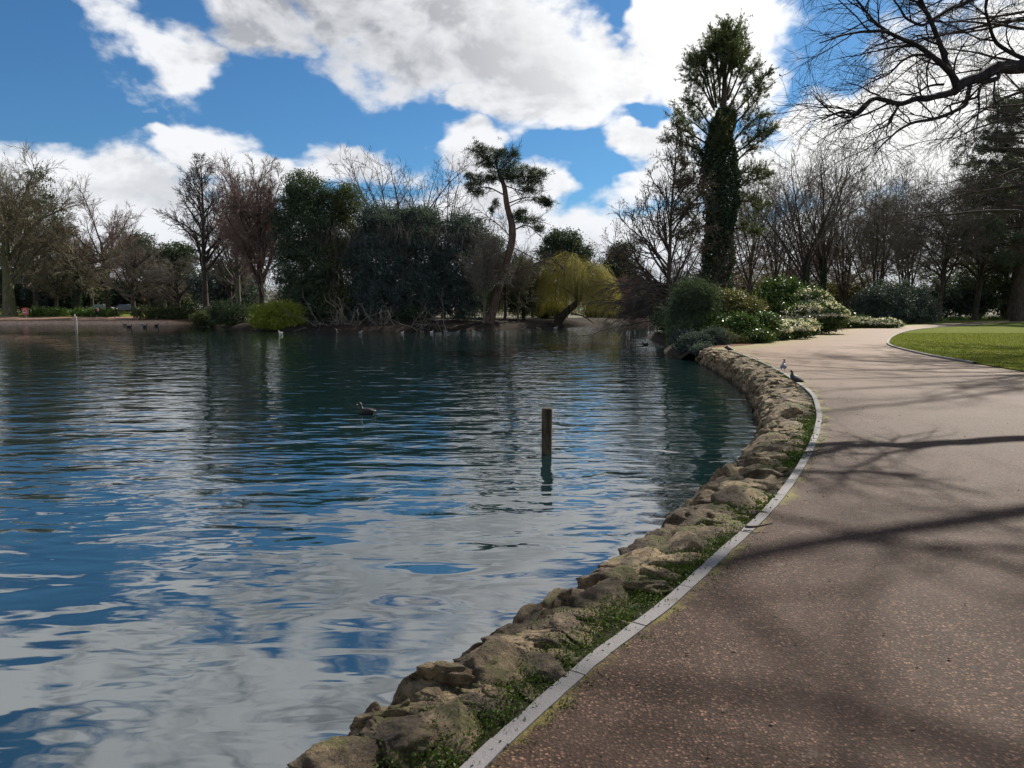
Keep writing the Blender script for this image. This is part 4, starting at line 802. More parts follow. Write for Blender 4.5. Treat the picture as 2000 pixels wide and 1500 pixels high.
def clump(px, py, lab, seed):
    g = G(px, py, 0); r = np.random.default_rng(seed); root = empty('daffodil_clump', g, lab, 'plant', 'green daffodil clumps on the grass strip')
    n = 260; S = g + np.column_stack([r.normal(0, .55, n), r.normal(0, .4, n), np.zeros(n)]); P, Rd = grow(r, S, np.column_stack([r.normal(0, .3, n), r.normal(0, .3, n), np.ones(n)]), r.uniform(.35, .7, n), .03, .008, 5, .1, -.05); mesh('leaves', *tubes(P, Rd, 3), M['ground_cover'], root)
for i, (px, py, lab) in enumerate(((1868, 626, 'green daffodil clump left of the others above the path'), (1905, 625, 'second green daffodil clump from the silvery dome bush'), (1940, 624, 'third green daffodil clump from the silvery dome bush'), (1988, 622, 'green daffodil clump at the right edge of the grass strip'), (1822, 629, 'tiny green daffodil clump beside the silvery dome bush'))): clump(px, py, lab, 190 + i)
# ---- cedar far right with dark trunk
def cedar():
    Y = 96; r = np.random.default_rng(200); root = empty('cedar_tree', (*W(1990, HOR, Y)[:2], 0), 'dark cedar with thick trunk and level boughs at the right edge', 'tree'); b = np.array(root.location)
    H = W(1990, 175, Y)[2]; T, Rt = grow(r, b[None], np.array([[0, 0, 1.]]), H, .95, .15, 14, .01, .02)
    S, D, a, t, rr = spawn(r, T, Rt, 70, .22, .98, 80, 8, .5); L = 12.5 * (1.12 - t) ** .55 * r.uniform(.6, 1.05, len(t)); P1, R1 = grow(r, S, D, L, .14, .03, 10, .05, .012)
    S, D, a, t, rr = spawn(r, P1, R1, 14, .25, 1., 45, 10, .9); P2, R2 = grow(r, S, D, r.uniform(.8, 2.4, len(t)), .03, .012, 5, .1, -.01)
    mesh('trunk', *cat([tubes(T, Rt, 12), tubes(P1, R1, 5), tubes(P2, R2, 3)]), M['bark_dark'], root, smooth=True)
    idx = np.repeat(np.arange(len(P2)), 7); C, _ = along(P2, idx, r.uniform(.2, 1, len(idx))); mesh('crown', *needles(r, C + r.normal(0, .22, C.shape) * [1, 1, .4], 14, .42, .07, up=.5), M['pine'], root)
cedar()
# ------------------------------------------------------------------ overhanging beech, limb by limb
def beech():
    r = np.random.default_rng(210); b = np.array([16.0, 17.5, 0.]); root = empty('beech_tree', b, 'big bare beech whose dark crooked limbs overhang the path from the right', 'tree')
    T, Rt = grow(r, b[None], np.array([[-.02, -.02, 1.]]), 17, .55, .12, 18, .02, .02); Rt[0, 0] = .8; Rt[0, 1] = .62
    def L(pts, r0, r1, n=26, start=None):
        q = [W(*p) for p in pts]
        if start is not None: q = [start] + q
        c = curve_pts(q, n); c += .035 * np.column_stack([vnoise(c * 2.2 + 5), vnoise(c * 2.2 + 15), vnoise(c * 2.2 + 25)]); return c, np.linspace(r0, r1, n)
    h = T[0, 7]
    hero = [L([(2150, 95, 16.5), (2060, 118, 15.8), (2000, 128, 15.3), (1950, 133, 15), (1915, 150, 14.8), (1880, 165, 14.6), (1862, 180, 14.5)], .17, .08, start=h),
            L([(1862, 180, 14.5), (1835, 188, 14.3), (1812, 196, 14.1), (1790, 193, 14), (1760, 203, 13.8), (1715, 192, 13.6), (1690, 205, 13.4), (1665, 222, 13.2), (1640, 215, 13), (1605, 232, 12.8)], .07, .012),
            L([(1868, 176, 14.5), (1858, 150, 14.4), (1846, 118, 14.3), (1832, 75, 14.2), (1815, 35, 14.1), (1798, 0, 14), (1770, -50, 13.8)], .06, .025),
            L([(1866, 160, 14.5), (1845, 130, 14.2), (1815, 105, 13.9), (1780, 82, 13.6), (1735, 68, 13.3), (1700, 62, 13), (1660, 66, 12.7), (1600, 85, 12.3)], .06, .010),
            L([(1735, 68, 13.3), (1710, 50, 13.2), (1693, 25, 13), (1675, 0, 12.9), (1650, -25, 12.8)], .03, .012),
            L([(1818, 42, 14.1), (1850, 22, 14.4), (1885, 5, 14.7), (1930, -12, 15), (2010, -60, 15.5)], .03, .05),
            L([(1818, 42, 14.1), (1795, 48, 13.9), (1770, 38, 13.7), (1755, 15, 13.5), (1740, -5, 13.4)], .03, .012),
            L([(1950, 136, 15), (1952, 150, 14.8), (1940, 160, 14.6), (1918, 168, 14.5), (1908, 188, 14.3), (1880, 200, 14), (1850, 210, 13.8), (1832, 228, 13.6)], .04, .012),
            L([(1898, 158, 14.7), (1890, 190, 14.5), (1882, 208, 14.3), (1840, 228, 14), (1800, 240, 13.7), (1775, 245, 13.5), (1745, 265, 13.3), (1725, 280, 13.1), (1708, 305, 13)], .045, .009),
            L([(1756, 204, 13.8), (1745, 225, 13.7), (1735, 245, 13.6), (1715, 252, 13.4), (1690, 262, 13.2)], .025, .008),
            L([(1700, 200, 13.5), (1680, 220, 13.4), (1650, 228, 13.2), (1620, 215, 13), (1590, 190, 12.8)], .028, .008),
            L([(2010, 118, 15.4), (1970, 100, 15.2), (1945, 75, 15), (1930, 40, 14.8), (1925, 10, 14.7), (1935, -40, 14.6)], .045, .015),
            L([(1850, 125, 14.4), (1800, 108, 14.8), (1770, 118, 15), (1735, 145, 15.2), (1700, 160, 15.4), (1660, 185, 15.6)], .03, .008),
            L([(1840, 165, 14.4), (1810, 168, 14.8), (1790, 180, 15.1), (1750, 188, 15.4)], .025, .008)]
    S, D, i1, t1, _ = spawn(r, T, Rt, 22, .5, 1., 62, 9, .4, bias=(-.75, -1.3, 0)); Lg = r.uniform(7, 12, len(t1)); P1, R1 = grow(r, S, D, Lg, .16, .03, 16, .09, .01)
    # (the crown above and beside the frame: it shades the path)
    HP = np.stack([x[0] for x in hero]); HR = np.stack([x[1] for x in hero])
    mesh('trunk', *cat([tubes(T, Rt, 16), tubes(HP, HR, 10), tubes(P1, R1, 8)]), M['beech'], root, smooth=True)
    def sub(P, Rd, n1, l1, n2, l2, n3, l3, w, t0=.25):
        S, D, a, t, rr = spawn(r, P, Rd, n1, t0, 1, 42, 10, .15, bias=(-.5, 0, -.1)); A, Ar = grow(r, S, D, l1 * r.uniform(.5, 1.3, len(t)), np.minimum(rr * .6, .022), w * 1.3, 12, .12, -.01)
        S, D, a, t, rr = spawn(r, A, Ar, n2, .15, 1, 36, 10, .15); B, Br = grow(r, S, D, l2 * r.uniform(.5, 1.3, len(t)), np.minimum(rr * .7, .010), w, 8, .10, -.02)
        S, D, a, t, rr = spawn(r, B, Br, n3, .15, 1, 34, 10, .1); C, Cr = grow(r, S, D, l3 * r.uniform(.5, 1.3, len(t)), w, w * .55, 5, .09, -.03); return [tubes(A, Ar, 5), tubes(B, Br, 3), tubes(C, Cr, 3)]
    mesh('twigs', *cat(sub(HP[1:], HR[1:], 9, 1.2, 6, .55, 4, .32, .0028, .1)), M['beech'], root)
    mesh('upper_twigs', *cat(sub(P1, R1, 9, 2.0, 5, 1.1, 2, .5, .0045)), M['beech'], root)
beech()
def second_beech():
    r = np.random.default_rng(220); b = np.array([27.5, 34.0, 0.]); root = empty('beech_tree', b, 'dark bare tree with hanging twigs sweeping down at the upper right edge', 'tree')
    T, Rt = grow(r, b[None], np.array([[0, 0, 1.]]), 17, .6, .15, 18, .02, .02)
    S, D, i1, t1, _ = spawn(r, T, Rt, 40, .22, 1., 58, 9, .3, bias=(-1.2, -.25, 0)); P1, R1 = grow(r, S, D, r.uniform(7, 11, len(t1)), .14, .02, 16, .07, -.045)
    S, D, a, t, rr = spawn(r, P1, R1, 9, .2, 1, 40, 10, .15); P2, R2 = grow(r, S, D, r.uniform(1.4, 3.6, len(t)), .022, .009, 10, .08, -.06)
    S, D, a, t, rr = spawn(r, P2, R2, 9, .1, 1, 34, 10, .15); P3, R3 = grow(r, S, D, r.uniform(.5, 1.6, len(t)), .009, .005, 6, .08, -.07)
    S, D, a, t, rr = spawn(r, P3, R3, 3, .1, 1, 34, 10, .15); P4, R4 = grow(r, S, D, r.uniform(.3, .8, len(t)), .006, .004, 4, .08, -.07)
    mesh('trunk', *cat([tubes(T, Rt, 12), tubes(P1, R1, 7)]), M['bark_dark'], root, smooth=True); mesh('twigs', *cat([tubes(P2, R2, 4), tubes(P3, R3, 3), tubes(P4, R4, 3)]), M['twig_dark'], root)
second_beech()
# ---- grass blades on the near part of the lawn
def lawn_grass():
    r = np.random.default_rng(230); n = 170000; Y = r.uniform(0, 1, n) ** 1.5 * 34 + 14; X = r.uniform(9, 46, n) * 1.0; C = np.column_stack([X, Y, np.full(n, .045)]); C = C[inpoly(C[:, :2], lw)]
    V, F = leaves(r, C, .10, .018, A=np.array([0, 0, 1.3])); tag(mesh('grass', V, F, M['grass']), kind='stuff')
lawn_grass()
def lawn_kerb():
    pts = lw[8:96]; P = np.column_stack([pts, np.full(len(pts), .03)]); d = unit(np.gradient(pts, axis=0)); n = np.stack([-d[:, 1], d[:, 0]], 1); V = []
    for off, z in ((-.05, .0), (-.05, .06), (.05, .06), (.05, .0)): V.append(np.column_stack([pts + n * off, np.full(len(pts), z)]))
    V = np.stack(V, 1); K = 4; m = len(pts); i, k = np.meshgrid(np.arange(m - 1), np.arange(K - 1), indexing='ij'); q = (i * K + k).ravel()
    tag(mesh('lawn_edging', V.reshape(-1, 3), np.stack([q, q + 1, q + K + 1, q + K], 1), M['kerb']), 'thin pale concrete edging curving round the bright lawn', 'edging')
lawn_kerb()
# ------------------------------------------------------------------ things in and by the water
M['wood'] = bark('weathered_wood', (.035, .028, .020), (.11, .09, .055), 14)
def wpost():
    b = G(1068, 886, WZ); n = 20; sides = 28; zs = np.concatenate([np.linspace(-1.3, .115, n), [.130, .134]]); V = []; r0 = .078
    for k, z in enumerate(zs):
        rr = r0 * (1 if k < n else (.95 if k == n else .6))
        for j in range(sides):
            a = j * 2 * math.pi / sides; V.append((b[0] + .008 * (z) + rr * math.cos(a), b[1] + rr * math.sin(a), z))
    V = np.array(V); d = V - [b[0], b[1], 0]; d[:, 2] = 0; V += d * (.05 * vnoise(V * [14, 14, 2]))[:, None] * 1.2
    K = len(zs); F = [(k * sides + j, k * sides + (j + 1) % sides, (k + 1) * sides + (j + 1) % sides, (k + 1) * sides + j) for k in range(K - 1) for j in range(sides)]
    V = np.vstack([V, [[b[0], b[1], .1345]]]); c = len(V) - 1; F += [((K - 1) * sides + j, (K - 1) * sides + (j + 1) % sides, c, c) for j in range(0)]
    F += [((K - 1) * sides + j, (K - 1) * sides + j + 1, (K - 1) * sides + (j + 2) % sides, c) for j in range(0, sides, 2)]
    tag(mesh('mooring_post', V, F, M['wood'], smooth=True), 'single dark weathered wooden post standing in the water', 'post')
wpost()
M['red'] = plain('faded_red_paint', (.42, .07, .06), .5, .2); M['whitep'] = plain('white_paint', (.5, .48, .46), .5, .15); M['black'] = plain('black_paint', (.03, .03, .03), .6, .2)
M['galv'] = plain('grey_timber', (.20, .17, .14), .8, .3)
def buoy_board():
    g = W(49, 603, 113); b = np.array([g[0], g[1], far_z(113)]); root = empty('lifebuoy_board', b, 'red lifebuoy board on a post at the water at far left', 'lifebuoy board')
    mesh('post', *boxv(b + [.0, .08, .55], (.13, .13, 1.1)), M['galv'], root)
    a = np.linspace(0, np.pi, 12); prof = [(-.5, 0), (.5, 0)] + [(.5 * math.cos(x), .88 + .16 * math.sin(x)) for x in a]
    n = len(prof); V = np.array([(b[0] + x, b[1] + y, .72 + z) for y in (-.06, .0) for x, z in prof] + [(b[0], b[1] + y, 1.2) for y in (-.06, .0)]); F = []
    for j in range(n): k = (j + 1) % n; F += [(j, k, n + k, n + j), (2 * n, j, k, k) if 0 else (2 * n, k, j, j)]
    F = [f if len(set(f)) == 4 else None for f in F]; F = [f for f in F if f] ; F += [(2 * n, (j + 2) % n, (j + 1) % n, j) for j in range(0, n, 2)] + [(2 * n + 1, n + j, n + (j + 1) % n, n + (j + 2) % n) for j in range(0, n, 2)]
    mesh('board', V, F, M['red'], root)
    t = np.linspace(0, 2 * np.pi, 25); ring = np.stack([b[0] + .27 * np.cos(t), np.full(25, b[1] - .10), 1.22 + .27 * np.sin(t)], 1); mesh('lifebuoy', *tubes(ring[None], np.full((1, 25), .06), 8), M['whitep'], root, smooth=True)
    for dx in (-.3, .0, .3): mesh('notice', *boxv(b + [dx, -.075, .86], (.18, .02, .16)), M['whitep'], root)
buoy_board()
def gauge():
    b = G(145, 631, WZ); b = np.array([W(145, 603, 103)[0], 103, WZ]); root = empty('depth_gauge', b, 'slim white gauge post standing in the water before the far bank', 'gauge post')
    mesh('post', *boxv(b + [0, 0, .2], (.12, .10, 2.4)), M['whitep'], root); mesh('stake', *boxv(b + [.17, .1, .1], (.08, .08, 2.0)), M['whitep'], root)
    for k in range(5): mesh('mark', *boxv(b + [-.01, -.055, .15 + k * .25], (.09, .012, .09)), M['black'], root)
gauge()
# ---- birds
def loft(path, rx, rz, sides=12, yaw=0):
    P = np.asarray(path, float); T = unit(np.gradient(P, axis=0)); S = np.array([0, 1., 0]); V = []
    for p, t, a, b_ in zip(P, T, rx, rz):
        up = unit(np.cross(t, S))
        for j in range(sides): an = 2 * np.pi * j / sides; V.append(p + S * a * math.cos(an) + up * b_ * math.sin(an))
    K = len(P); F = [(k * sides + j, k * sides + (j + 1) % sides, (k + 1) * sides + (j + 1) % sides, (k + 1) * sides + j) for k in range(K - 1) for j in range(sides)]
    return np.array(V), np.array(F)
def place(V, loc, yaw, s): c, sn = math.cos(yaw), math.sin(yaw); return (np.asarray(V) * s) @ np.array([[c, sn, 0], [-sn, c, 0], [0, 0, 1]]) + loc
def swimbird(name, loc, yaw, s, body, label, cat_, group=None, bill=(.6, .55, .5), tail=None, neck=1.0):
    root = empty(name, loc, label, cat_, group); key = 'plum_%s' % body[0]
    if key not in M: M[key] = plain(body[0] + '_plumage', body[1], .6, .3, 30)
    if 'bill%.2f' % bill[0] not in M: M['bill%.2f' % bill[0]] = plain('pale_bill' if bill[0] > .5 else 'yellow_bill', bill, .4)
    z = .15 * neck
    path = [(-.22, 0, .055), (-.20, 0, .055), (-.13, 0, .045), (-.04, 0, .04), (.06, 0, .045), (.115, 0, .065), (.135, 0, .09 + z * .15), (.14, 0, .10 + z * .4), (.15, 0, .105 + z * .6), (.175, 0, .11 + z * .68), (.20, 0, .105 + z * .64), (.212, 0, .10 + z * .62)]
    rx = [.004, .03, .075, .092, .08, .055, .036, .028, .03, .034, .024, .006]; rz = [.004, .022, .07, .085, .075, .055, .038, .03, .034, .036, .026, .006]
    V, F = loft(path, rx, rz); mesh('body', place(V, loc, yaw, s), F, M[key], root, smooth=True)
    hx, hz = .212, .10 + z * .62
    V, F = loft([(hx - .012, 0, hz), (hx + .015, 0, hz - .004), (hx + .045, 0, hz - .012)], [.012, .010, .002], [.016, .010, .003], 6); mesh('bill', place(V, loc, yaw, s), F, M['bill%.2f' % bill[0]], root, smooth=True)
    for sg in (-1, 1):
        V, F = ellip((-.07, sg * .078, .075), (.125, .018, .045), 4); mesh('wing', place(V, loc, yaw, s), F, M[key], root, smooth=True)
    if tail:
        V, F = ellip((-.205, 0, .075), (.03, .02, .012), 4); mesh('tail', place(V, loc, yaw, s), F, M['whitep'], root, smooth=True)
BL, GY, WH, BR = ('black', (.014, .014, .017)), ('grey', (.22, .22, .23)), ('white', (.70, .68, .66)), ('brown', (.10, .075, .05))
swimbird('coot', G(716, 808, WZ), math.pi * .86, 1.0, BL, 'black coot with pale bill swimming alone in the middle of the lake', 'coot', bill=(.75, .7, .68), tail=True, neck=.9)
swimbird('coot', G(1260, 674, WZ), math.pi * .9, 1.0, BL, 'small dark coot swimming under the low branches of the catkin tree', 'coot', bill=(.75, .7, .68), tail=True, neck=.9)
far = [(243, 635, 2.9, BR, 1.6, 'dark duck swimming highest left in the group off the far bank'), (253, 639, .3, BL, 1.5, 'round black duck lowest left in the group off the far bank'), (277, 634, 2.8, GY, 1.3, 'pale duck nearest the shore in the group off the far bank'), (283, 638, .2, BL, 1.3, 'dark duck in the centre of the group off the far bank'), (306, 636, .4, BL, 1.3, 'dark duck rightmost in the group off the far bank'),
       (548, 651, 3.0, WH, 1.0, 'white bird floating before the yellow green bush'), (704, 650, .1, GY, .9, 'grey bird floating before the pile of dead branches'), (786, 650, .2, WH, .7, 'white bird leftmost of the row floating along the island shore'), (824, 650, 3.0, BR, 1.0, 'brown bird floating second in the row along the island shore'), (843, 649, .1, WH, .75, 'white bird floating third in the row along the island shore'), (870, 649, 3.0, GY, 1.0, 'grey bird floating fourth in the row along the island shore'), (895, 648.5, .2, GY, .8, 'pale bird floating fifth in the row along the island shore'), (925, 648, 3.0, GY, .8, 'pale bird rightmost of the row left of the leaning pine'),
       (1021, 645, .3, BR, 1.1, 'brown duck floating right of the leaning pine foot'), (1052, 643, 3.0, BR, 1.1, 'brown duck floating left of the willow foot'), (1085, 642, .3, GY, 1.1, 'grey duck floating below the willow trunk')]
for px, py, yaw, col, s, lab in far: swimbird('duck', G(px, py, WZ), yaw, s, col, lab, 'duck', 'birds floating on the far water', bill=(.42, .3, .06))
def pigeon(loc, yaw, s, col, wingc, label, hunch=0, look=0):
    root = empty('pigeon', loc, label, 'pigeon', 'pigeons by the kerb')
    for k, c in ((col[0], col[1]), (wingc[0], wingc[1])):
        if 'p_' + k not in M: M['p_' + k] = plain(k + '_feathers', c, .6, .35, 40)
    nz = .30 - hunch * .12; nx = .085 + hunch * .04
    path = [(-.16, 0, .085), (-.13, 0, .095), (-.07, 0, .115), (-.01, 0, .135), (.045, 0, .16), (.075, 0, .195), (.078, 0, .225 - hunch * .05), (nx - .008, 0, nz - .045), (nx, 0, nz - .015), (nx + .012, 0, nz), (nx + .026, 0, nz - .004), (nx + .034, 0, nz - .008)]
    rx = [.006, .03, .052, .066, .064, .048, .034, .024, .023, .024, .016, .004]; rz = [.006, .022, .05, .068, .068, .05, .034, .024, .024, .024, .017, .004]
    V, F = loft(path, rx, rz); mesh('body', place(V, loc, yaw, s), F, M['p_' + col[0]], root, smooth=True)
    for sg in (-1, 1):
        V, F = loft([(.055, sg * .055, .165), (.0, sg * .064, .14), (-.08, sg * .052, .115), (-.165, sg * .022, .085)], [.006, .016, .014, .004], [.02, .05, .036, .006], 8); mesh('wing', place(V, loc, yaw, s), F, M['p_' + wingc[0]], root, smooth=True)
        leg = curve_pts([(.005, sg * .028, .09), (.0, sg * .028, .045), (.008, sg * .028, .006)], 5); toes = [curve_pts([(.008, sg * .028, .006), (.008 + .03 * math.cos(a), sg * .028 + .03 * math.sin(a), .004)], 5) for a in (-.5, 0, .5, math.pi)]
        V, F = cat([tubes(leg[None], np.full((1, 5), .005), 6), tubes(np.array(toes), np.full((4, 5), .003), 4)]); mesh('leg', place(V, loc, yaw, s), F, M['p_leg'], root, smooth=True)
    V, F = loft([(-.12, 0, .095), (-.18, 0, .08), (-.225, 0, .065)], [.026, .03, .026], [.012, .008, .004], 8); mesh('tail', place(V, loc, yaw, s), F, M['p_' + wingc[0]], root, smooth=True)
    V, F = loft([(nx + .028, 0, nz - .006), (nx + .042, 0, nz - .012), (nx + .054, 0, nz - .02)], [.007, .005, .001], [.007, .005, .001], 6); mesh('bill', place(V, loc, yaw, s), F, M['black'], root, smooth=True)
M['p_leg'] = plain('red_bird_legs', (.30, .08, .06), .6)
pigeon(G(1554, 753, .03), R(150), 1.0, ('slate', (.035, .037, .05)), ('dark_slate', (.028, .03, .042)), 'dark slate pigeon standing on the kerb, nearer of the two')
pigeon(G(1530, 726, .03), R(60), 1.0, ('pale_grey', (.20, .195, .21)), ('chequered_grey', (.13, .13, .15)), 'pale grey pigeon standing behind the dark one on the kerb')
pigeon(G(1423, 688, .03), R(150), 1.05, ('sooty', (.03, .028, .028)), ('sooty_brown', (.035, .03, .03)), 'small dark pigeon crouched at the far end of the kerb', hunch=1)
def gull():
    c = W(1524, 148, 90); root = empty('gull', c, 'lone bird gliding in the sky right of the ivy clad cypress', 'bird')
    V, F = loft([(-.2, 0, 0), (-.1, 0, 0), (.05, 0, .01), (.15, 0, .02), (.2, 0, .01)], [.02, .05, .06, .035, .005], [.01, .05, .06, .035, .005], 8); mesh('body', place(V, c, 2.6, 1), F, M['p_slate'], root, smooth=True)
    for sg in (-1, 1):
        V, F = loft([(.05, 0, .02), (.05, 0, .02)], [0, 0], [0, 0], 4); pts = np.array([(.09, sg * .04, .02), (-.05, sg * .04, .02), (.10, sg * .25, .09), (-.04, sg * .25, .09), (.0, sg * .52, .05), (-.06, sg * .52, .05)]); pts = np.vstack([pts, pts + [0, 0, .015]])
        F = [(0, 1, 3, 2), (2, 3, 5, 4), (6, 8, 9, 7), (8, 10, 11, 9), (0, 2, 8, 6), (2, 4, 10, 8), (1, 7, 9, 3), (3, 9, 11, 5), (4, 5, 11, 10)]; mesh('wing', place(pts, c, 2.6, 1), F, M['p_slate'], root)
gull()
# ---- two walkers
def skinned(name, joints, edges, m, parent, lv=1):
    me = bpy.data.meshes.new(name); me.from_pydata([tuple(j[:3]) for j in joints], edges, []); me.materials.append(m)
    o = bpy.data.objects.new(name, me); SC.collection.objects.link(o); o.parent = parent; o.matrix_parent_inverse = __import__('mathutils').Matrix()
    sk = o.modifiers.new('skin', 'SKIN'); sv = me.skin_vertices[0].data
    for i, j in enumerate(joints): sv[i].radius = (j[3], j[4] if len(j) > 4 else j[3])
    sv[0].use_root = True; sk.use_smooth_shade = True; sub = o.modifiers.new('sub', 'SUBSURF'); sub.levels = lv; sub.render_levels = lv
    return o
M['skin'] = plain('skin', (.42, .26, .19), .6, .1); M['hair'] = plain('dark_hair', (.03, .02, .015), .6); M['navy'] = plain('dark_trousers', (.02, .022, .03), .8)
M['coat'] = plain('dark_red_jacket', (.16, .02, .025), .8); M['coatb'] = plain('black_coat', (.02, .02, .024), .8); M['bagm'] = plain('pink_bag', (.55, .36, .36), .7)
def person(loc, yaw, coat, label, st=.32, h=1.0, bag=False):
    root = empty('person', loc, label, 'person', 'walkers on the far path'); root.rotation_euler = (0, 0, yaw); root.scale = (h, h, h)
    arm = [(0, .19, 1.42), (st * .35, .23, 1.16), (st * .75, .22, .93)]; armb = [(0, -.19, 1.42), (-st * .45, -.23, 1.16), (-st * .35, -.23, .92)]
    hip = [(0, .09, .92), (st * .55, .09, .52), (st * .85, .09, .09)]; hipb = [(0, -.09, .92), (-st * .15, -.09, .50), (-st * 1.05, -.09, .14)]
    J = [(0, 0, .95, .13, .11), (0, 0, 1.2, .13, .10), (0, 0, 1.40, .15, .09), (0, 0, 1.50, .055), (.01, 0, 1.57, .065), (.02, 0, 1.66, .085, .08), (.01, 0, 1.73, .06)]
    E_ = [(0, 1), (1, 2), (2, 3), (3, 4), (4, 5), (5, 6)]
    for ch, w in ((arm, (.055, .04, .028)), (armb, (.055, .04, .028))):
        k = len(J); J += [(*p, r_) for p, r_ in zip(ch, w)]; E_ += [(2, k), (k, k + 1), (k + 1, k + 2)]; q = ch[2]; J.append((q[0] + .01, q[1], q[2] - .05, .026, .015)); E_.append((k + 2, k + 3)); pk = k + 3
        for f, (dx, dl) in enumerate(((.022, .055), (.007, .068), (-.007, .064), (-.02, .05))): J.append((q[0] + .015 + dx, q[1], q[2] - .07 - dl, .008)); E_.append((pk, len(J) - 1))
        J.append((q[0] + .045, q[1], q[2] - .07, .009)); E_.append((k + 2, len(J) - 1))
    for ch in (hip, hipb):
        k = len(J); J += [(*p, r_) for p, r_ in zip(ch, (.085, .055, .035))]; J.append((ch[2][0] + .13, ch[2][1], ch[2][2] - .06, .03)); E_ += [(0, k), (k, k + 1), (k + 1, k + 2), (k + 2, k + 3)]
    skinned('body', J, E_, M['skin'], root)
    JJ = [(0, 0, .86, .17, .13), (0, 0, 1.1, .155, .12), (0, 0, 1.34, .17, .11), (0, 0, 1.46, .09, .08)]; EE = [(0, 1), (1, 2), (2, 3)]
    for ch in (arm, armb): k = len(JJ); JJ += [(*ch[0], .075), (*ch[1], .058), (ch[2][0], ch[2][1], ch[2][2] + .03, .045)]; EE += [(2, k), (k, k + 1), (k + 1, k + 2)]
    skinned('jacket', JJ, EE, coat, root)
    JJ = [(0, 0, .93, .13, .12)]; EE = []
    for ch in (hip, hipb): k = len(JJ); JJ += [(*ch[0], .10), (*ch[1], .072), (ch[2][0], ch[2][1], ch[2][2] + .03, .055)]; EE += [(0, k), (k, k + 1), (k + 1, k + 2)]
    skinned('trousers', JJ, EE, M['navy'], root)
    skinned('hair', [(-.03, 0, 1.66, .085, .085), (-.01, 0, 1.74, .08), (-.05, 0, 1.60, .06)], [(0, 1), (0, 2)], M['hair'], root)
    for ch in (hip, hipb): skinned('shoe', [(ch[2][0] - .04, ch[2][1], ch[2][2] - .045, .045), (ch[2][0] + .07, ch[2][1], ch[2][2] - .055, .042), (ch[2][0] + .16, ch[2][1], ch[2][2] - .055, .03)], [(0, 1), (1, 2)], M['black'], root)
    if bag:
        V, F = ellip((-.20, 0, 1.18), (.11, .15, .22), 8); o = mesh('rucksack', V, F, M['bagm'], None, smooth=True); o.parent = root
p1 = G(214, 623.0, 0); person((p1[0], 113.5, far_z(113.5)), R(185), M['coat'], 'walker in a dark red jacket with a pale rucksack on the far path', bag=True)
person((W(228, 603, 113.8)[0], 113.8, far_z(113.8)), R(175), M['coatb'], 'walker in a black coat behind the one in red on the far path', h=.95)
# ---- parked cars behind the trees
def car(px, Y, yaw, paint, label, name='parked_car'):
    g = W(px, HOR, Y); loc = np.array([g[0], g[1], far_z(Y) + .03]); root = empty(name, loc, label, 'car', 'cars parked behind the trees')
    def part(nm, V, F, m, sm=False): return mesh(nm, place(V, loc, yaw, 1), F, m, root, smooth=sm)
    prof = [(-2.1, .35), (-2.15, .75), (-1.95, .95), (-1.5, 1.0), (-1.05, 1.42), (.35, 1.46), (1.05, 1.0), (1.95, .85), (2.12, .6), (2.1, .35)]; n = len(prof)
    V = [(x, s_ * (.86 if z < 1.1 else .68), z) for s_ in (-1, 1) for x, z in prof]; F = [(j, (j + 1) % n, n + (j + 1) % n, n + j) for j in range(n)]
    for o in (0, n):
        q = [(o + 0, o + 1, o + 2, o + 3), (o + 0, o + 3, o + 6, o + 9), (o + 3, o + 4, o + 5, o + 6), (o + 6, o + 7, o + 8, o + 9)]; F += [f[::-1] if o else f for f in q]
    part('body', V, F, paint)
    for s_ in (-1, 1): part('window', [(-1.25, s_ * .80, 1.06), (.8, s_ * .80, 1.06), (.3, s_ * .70, 1.38), (-.95, s_ * .70, 1.38)], [(0, 1, 2, 3)], M['glass'])
    part('windscreen', [(.42, -.62, 1.43), (.42, .62, 1.43), (1.03, .74, 1.04), (1.03, -.74, 1.04)], [(0, 1, 2, 3)], M['glass'])
    for x in (-1.35, 1.35):
        for s_ in (-1, 1):
            a = np.linspace(0, 2 * np.pi, 17)[:-1]; R_ = np.array([(x + .33 * math.cos(t), s_ * .90, .33 + .33 * math.sin(t)) for t in a] + [(x + .33 * math.cos(t), s_ * .68, .33 + .33 * math.sin(t)) for t in a] + [(x, s_ * .90, .33)])
            F = [(j, (j + 1) % 16, 16 + (j + 1) % 16, 16 + j) for j in range(16)] + [(j, j + 1, (j + 2) % 16, 32) for j in range(0, 16, 2)]; part('wheel', R_, F, M['black'])
M['glass'] = plain('dark_window_glass', (.03, .035, .04), .1, .1); M['carg'] = plain('greenish_silver_car_paint', (.25, .30, .29), .35, .05); M['carb'] = plain('blue_grey_car_paint', (.16, .20, .27), .35, .05)
car(200, 138, .15, M['carg'], 'greenish silver car parked behind the ivied trunk on the far lawn'); car(248, 140, .05, M['carb'], 'blue grey car parked behind the trees right of the walkers')

for i, (px, py, Y, rx, ry, lab) in enumerate(((1318, 628, 46, 30, 24, 'dark shrub on the shore directly below the catkin tree'), (1312, 618, 60, 34, 20, 'dark shrub on the shore behind the catkin tree'), (1310, 612, 84, 40, 22, 'dark shrub far along the shore behind the catkin tree'))):
    evergreen('dark_shrub', lab, [E(px, py, Y, rx, ry), E(px + 25, py - 4, Y + 2, rx, ry)], 'ever', 260, 50, .4, .17, 240 + i, 'dark shrubs along the near shore', trunk=False, cat_='shrub', base=gb(px, Y))
